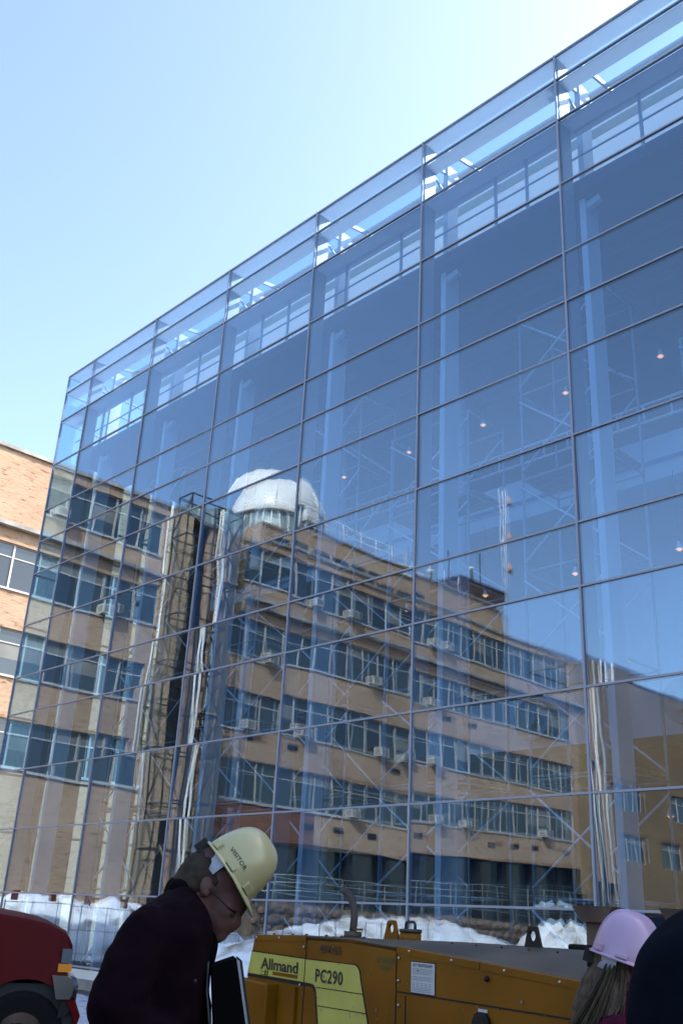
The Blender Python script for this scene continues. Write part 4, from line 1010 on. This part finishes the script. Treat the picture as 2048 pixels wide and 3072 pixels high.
def legs(b, fig, u0, r=1., zhip=.92, spread=.09):
    for s in (-1, 1):
        limb(b, [fig.L(u0, s*spread, zhip), fig.L(u0+.03, s*spread, .50), fig.L(u0-.01, s*spread, .10)], [.105*r, .072*r, .050*r])
    b.ball(fig.L(u0, 0, zhip+.03), (.15*r, .17*r, .13))
def shoes(fig, u0, parent, spread=.09, d=1):
    for s in (-1, 1):
        b = MB().use('boot'); c = fig.L(u0, s*spread, .0)
        b.ball(fig.L(u0+.07*d, s*spread, .055), (.15, .055, .055), (Matrix(((fig.er.x, fig.ed.x, 0), (fig.er.y, fig.ed.y, 0), (0, 0, 1)))))
        limb(b, [fig.L(u0, s*spread, .08), fig.L(u0-.01, s*spread, .16)], [.06, .062])
        fused(b, 'shoe', 'boot', parent, .012, 3)

# ---- man reading, seen from the side
mn = Figure(560, 3.1)
man = empty('person', mn.o); tag(man, 'person in dark maroon jacket and cream hard hat marked visitor, bowing the head', 'person')
b = MB()
P = mn.P; MM = mn.M()
b.ball(P(655, 2632), (.100, .076, .098), MM); b.ball(P(668, 2690), (.082, .066, .075), MM); b.ball(P(655, 2735), (.066, .058, .070), MM)
b.ball(P(688, 2752), (.034, .045, .044), MM); b.ball(P(660, 2785), (.032, .036, .030), MM); b.ball(P(652, 2806), (.026, .030, .022), MM)
limb(b, [P(704, 2732), P(714, 2766), P(709, 2776)], [.012, .013, .012], 10)          # nose
b.ball(P(702, 2778), (.010, .016, .008), MM); b.ball(P(698, 2720), (.016, .045, .012), MM)
b.ball(P(686, 2786), (.011, .022, .007), MM); b.ball(P(680, 2796), (.010, .020, .007), MM); b.ball(P(664, 2808), (.018, .024, .014), MM)   # lips
for s in (-1, 1):
    b.ball(P(616, 2662, s*.078), (.019, .009, .030), MM); b.ball(P(618, 2676, s*.080), (.012, .007, .018), MM)
    b.ball(P(672, 2725, s*.045), (.03, .02, .028), MM)
limb(b, [P(600, 2690), P(560, 2790), P(500, 2870)], [.066, .066, .075])                # neck
# inner trunk, arms and legs under the clothes
limb(b, [P(500, 2860), mn.L(mn.uz(490, 2900)[0], 0, 1.25), mn.L(-.08, 0, .95)], [.10, .12, .12])
for s in (-1, 1):
    limb(b, [P(450, 2810, s*.17), P(350, 3005, s*.24), P(520, 3120, s*.20)], [.05, .04, .032])
    hand(b, P(530, 3125, s*.19), mn.er*1.0-Vector((0, 0, .2)), Vector((0, 0, 1.))-mn.ed*s*.3, s)
legs(b, mn, -.07, .86)
fused(b, 'body', 'skin', man, .0065, 3)
jk = MB()
def torso_ring(py, l, r, hw, n_=20, p_=2.3):
    (u0, z), (u1, z1) = mn.uz(l, py), mn.uz(r, py); c = (u0+u1)/2; a = (u1-u0)/2
    out = []
    for j in range(n_):
        t = 2*math.pi*j/n_; cx, sx = math.cos(t), math.sin(t)
        out.append(mn.L(c+a*math.copysign(abs(cx)**(2/p_), cx), hw*math.copysign(abs(sx)**(2/p_), sx), z+(z1-z)*(cx*.5+.5)))
    return out
jk.rings([torso_ring(*q) for q in ((2664, 520, 572, .075), (2684, 484, 592, .12), (2716, 440, 612, .175), (2748, 408, 628, .21), (2794, 378, 636, .225), (2860, 356, 632, .225), (2930, 345, 632, .22), (3010, 338, 630, .215), (3090, 338, 628, .21), (3230, 342, 636, .21), (3330, 338, 640, .205))], True, True)
for s in (-1, 1):
    limb(jk, [P(446, 2800, s*.18), P(408, 2885, s*.225), P(352, 2998, s*.262), P(445, 3070, s*.25), P(530, 3122, s*.20)], [.078, .074, .064, .056, .048])
    limb(jk, [P(396, 2955, s*.25), P(362, 3020, s*.262)], [.062, .060])
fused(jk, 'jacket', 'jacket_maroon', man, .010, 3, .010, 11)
cl = MB()
limb(cl, [P(538, 2674), P(556, 2755), P(572, 2840)], [.046, .066, .082]); limb(cl, [P(536, 2676, -.05), P(580, 2790, -.06)], [.035, .05]); limb(cl, [P(536, 2676, .05), P(580, 2790, .06)], [.035, .05])
limb(cl, [P(585, 2830), P(596, 2880)], [.07, .05])
fused(cl, 'collar', 'jacket_black', man, .009, 4, .004, 12)
tz = MB(); legs(tz, mn, -.07, 1.02); fused(tz, 'trousers', 'denim', man, .014, 4, .006, 7); shoes(mn, -.08, man)
hr = MB()
hr.ball(P(618, 2632), (.070, .082, .080), MM); hr.ball(P(585, 2652), (.055, .072, .055), MM); limb(hr, [P(600, 2610), P(558, 2652)], [.055, .045]); hr.ball(P(634, 2640, -.058), (.03, .022, .03), MM)
fused(hr, 'hair', 'hair_brown', man, .006, 2, .004, 40)
one('glasses', lambda b: (b.tube([P(625, 2668, -.083), P(680, 2722, -.074), P(706, 2738, -.05)], .0022, 6), b.tube([P(706, 2734, -.05), P(699, 2752, -.048), P(690, 2744, -.056)], .0022, 6)), 'gen_black', man)
helmet(mn, (630, 2530), (744, 2706), 'hat_cream', man, (.050, .032, .074, .0125), .102, .146, 0., .014)
# jacket details
one('zip', lambda b: b.tube([P(622, 2880, -.12), P(618, 2960, -.14), P(624, 3040, -.15), P(628, 3090, -.15)], .004, 6), 'dark_steel', man)
one('chest_pocket_button', lambda b: b.ball(P(584, 2930, -.222), (.006, .006, .006), nu=8, nv=6), 'gen_black', man)

# ---- folder held by the man
fo = empty('folder', mn.L(mn.uz(690, 3000)[0], 0, 1.0)); tag(fo, 'black folder with white page edges held against the maroon jacket', 'folder')
def folder_block(b, l0, l1, w0, w1):
    q = [P(*l0[0]), P(*l0[1]), P(*l0[2]), P(*l0[3])]
    vs = [p_+mn.ed*w0 for p_ in q]+[p_+mn.ed*w1 for p_ in q]
    b.add(vs, [(0, 1, 2, 3), (7, 6, 5, 4), (0, 4, 5, 1), (1, 5, 6, 2), (2, 6, 7, 3), (3, 7, 4, 0)], False)
one('cover', lambda b: folder_block(b, ((632, 2893), (702, 2869), (735, 3110), (640, 3125)), None, -.16, .06), 'jacket_black', fo)
one('pages', lambda b: folder_block(b, ((703, 2874), (711, 2876), (742, 3108), (735, 3110)), None, -.155, .055), 'paper', fo)
one('cover', lambda b: folder_block(b, ((711, 2869), (718, 2876), (748, 3108), (742, 3109)), None, -.16, .06), 'gen_black', fo)

# ---- woman with pink hard hat
wm_ = Figure(1860, 3.6)
wom = empty('person', wm_.o); tag(wom, 'person with long fair hair in a pink hard hat and magenta jacket', 'person')
P = wm_.P; MM = wm_.M(); b = MB()
b.ball(P(1872, 2868), (.095, .074, .095), MM); b.ball(P(1885, 2915), (.078, .064, .072), MM); b.ball(P(1905, 2955), (.052, .052, .060), MM); b.ball(P(1915, 2990), (.03, .034, .028), MM)
limb(b, [P(1942, 2925), P(1962, 2955), P(1956, 2965)], [.012, .013, .010], 10)
b.ball(P(1938, 2908), (.018, .045, .014), MM); b.ball(P(1944, 2976), (.010, .020, .007), MM); b.ball(P(1940, 2986), (.010, .019, .007), MM)
for s in (-1, 1): b.ball(P(1876, 2926, s*.074), (.016, .009, .028), MM)
limb(b, [P(1880, 2960), P(1855, 3060)], [.055, .056])
limb(b, [P(1850, 3060), wm_.L(0, 0, 1.10), wm_.L(0, 0, .92)], [.07, .10, .11])
for s in (-1, 1):
    limb(b, [wm_.L(0, s*.15, 1.20), wm_.L(-.03, s*.20, .95), wm_.L(.16, s*.17, .82)], [.042, .034, .028]); hand(b, wm_.L(.17, s*.17, .82), wm_.er, Vector((0, 0, -.4))-wm_.ed*s, s, .9)
legs(b, wm_, 0, .80, .86, .08)
fused(b, 'body', 'skin', wom, .0065, 3)
jk = MB()
zs_ = wm_.uz(1850, 3060)[1]
jk.rings([[wm_.L(cu+a*math.cos(2*math.pi*j/20), hw*math.sin(2*math.pi*j/20), z) for j in range(20)] for z, cu, a, hw in ((zs_+.09, .0, .06, .065), (zs_+.03, -.02, .09, .12), (zs_-.02, -.03, .12, .175), (zs_-.10, -.025, .13, .19), (zs_-.25, -.01, .13, .18), (zs_-.42, 0, .125, .165), (zs_-.58, .0, .135, .175))], True, True)
for s in (-1, 1): limb(jk, [wm_.L(-.02, s*.165, zs_-.05), wm_.L(-.05, s*.215, zs_-.30), wm_.L(.15, s*.18, .84)], [.075, .056, .042])
fused(jk, 'jacket', 'jacket_magenta', wom, .011, 4, .005, 9)
tz = MB(); legs(tz, wm_, 0, .95, .84, .08); fused(tz, 'trousers', 'denim', wom, .014, 4, .005, 7); shoes(wm_, 0, wom, .08)
hr = MB()
hr.ball(P(1850, 2885), (.078, .078, .075), MM); limb(hr, [P(1830, 2905), P(1800, 2960), P(1765, 3030), P(1735, 3110)], [.060, .062, .055, .030])
limb(hr, [P(1855, 2920, -.05), P(1845, 2990, -.085), P(1830, 3080, -.11)], [.03, .034, .022]); limb(hr, [P(1850, 2950), P(1820, 3060, -.06)], [.06, .05])
hair = fused(hr, 'hair', 'hair_blond', wom, .007, 2, .006, 30)
st = MB().use('hair_blond'); rh = random.Random(4)
for i in range(420):
    t = rh.random(); w = rh.uniform(-.085, .05); x0 = 1815+t*60; y0 = 2893+rh.uniform(-8, 10)+t*14
    e = rh.gauss(0, 1)
    pts = []
    for k in range(7):
        q = k/6
        x1 = x0+(-118+t*78+e*6)*q**1.15+(t > .75)*18*math.sin(q*3)*rh.uniform(.3, 1); y1 = y0+(205+rh.uniform(-6, 6))*q
        ww = w-(.028+.018*math.sin(q*2.4))*(1 if w < .0 else -.3)*q-.02*t*q
        pts.append(P(x1, y1, ww-.012))
    st.tube(pts, [.0015, .0018, .0018, .0017, .0016, .0014, .0006], 3, False)
tag(st.build('hair_strands', wom), kind='stuff')
helmet(wm_, (1774, 2846), (1972, 2918), 'hat_pink', wom, None, .110, .150, 0., .016)

# ---- person in navy jacket right beside the camera
nv_ = Figure(2085, 1.7)
nav = empty('person', nv_.L(.22, .05, 0)); tag(nav, 'person in dark navy jacket standing beside the pink hard hat', 'person')
P = nv_.P; b = MB(); zsh = nv_.uz(2085, 2930)[1]
cu = .21
b.ball(nv_.L(cu+.03, .05, zsh+.31), (.085, .085, .115)); b.ball(nv_.L(cu+.05, .05, zsh+.27), (.07, .07, .09)); limb(b, [nv_.L(cu, .05, zsh+.22), nv_.L(cu, .05, zsh)], [.055, .065])
b.ball(nv_.L(cu+.05, .145, zsh+.30), (.015, .03, .018)); 
limb(b, [nv_.L(cu, .05, zsh-.02), nv_.L(cu, .05, .95)], [.10, .12])
for s in (-1, 1):
    limb(b, [nv_.L(cu+s*.19, .05, zsh-.03), nv_.L(cu+s*.235, .05, zsh-.33), nv_.L(cu+s*.17, .22, zsh-.48)], [.045, .038, .03]); hand(b, nv_.L(cu+s*.16, .23, zsh-.48), nv_.ed, nv_.er*-s, s)
tmpf = Figure(2085, 1.7); tmpf.o = nv_.L(cu, .05, 0); tmpf.er, tmpf.ed = nv_.ed, -nv_.er
legs(b, tmpf, 0, .88, .93)
fused(b, 'body', 'skin', nav, .008, 3)
jk = MB()
jk.rings([[nv_.L(cu+a*math.cos(2*math.pi*j/20), .05+hw*math.sin(2*math.pi*j/20), z) for j in range(20)] for z, a, hw in ((zsh+.17, .07, .075), (zsh+.11, .11, .09), (zsh+.05, .18, .11), (zsh-.03, .215, .125), (zsh-.2, .21, .14), (zsh-.4, .20, .14), (zsh-.62, .20, .15))], True, True)
jk.ball(P(2085, 2930), .086); jk.ball(P(2110, 2905), .085)
limb(jk, [P(2085, 2932), P(2040, 3060), P(2020, 3200), nv_.L(.02, .2, zsh-.46)], [.085, .075, .068, .05])
limb(jk, [nv_.L(cu+.19, .05, zsh-.02), nv_.L(cu+.235, .05, zsh-.33), nv_.L(cu+.18, .2, zsh-.46)], [.085, .068, .05])
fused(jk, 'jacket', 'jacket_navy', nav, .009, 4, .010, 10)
tz = MB(); legs(tz, tmpf, 0, 1.03, .92); fused(tz, 'trousers', 'denim', nav, .014, 4, .005, 7); shoes(tmpf, 0, nav)
hr = MB(); hr.ball(nv_.L(cu+.0, .05, zsh+.35), (.092, .092, .095)); fused(hr, 'hair', 'hair_brown', nav, .008, 2, .005, 30)
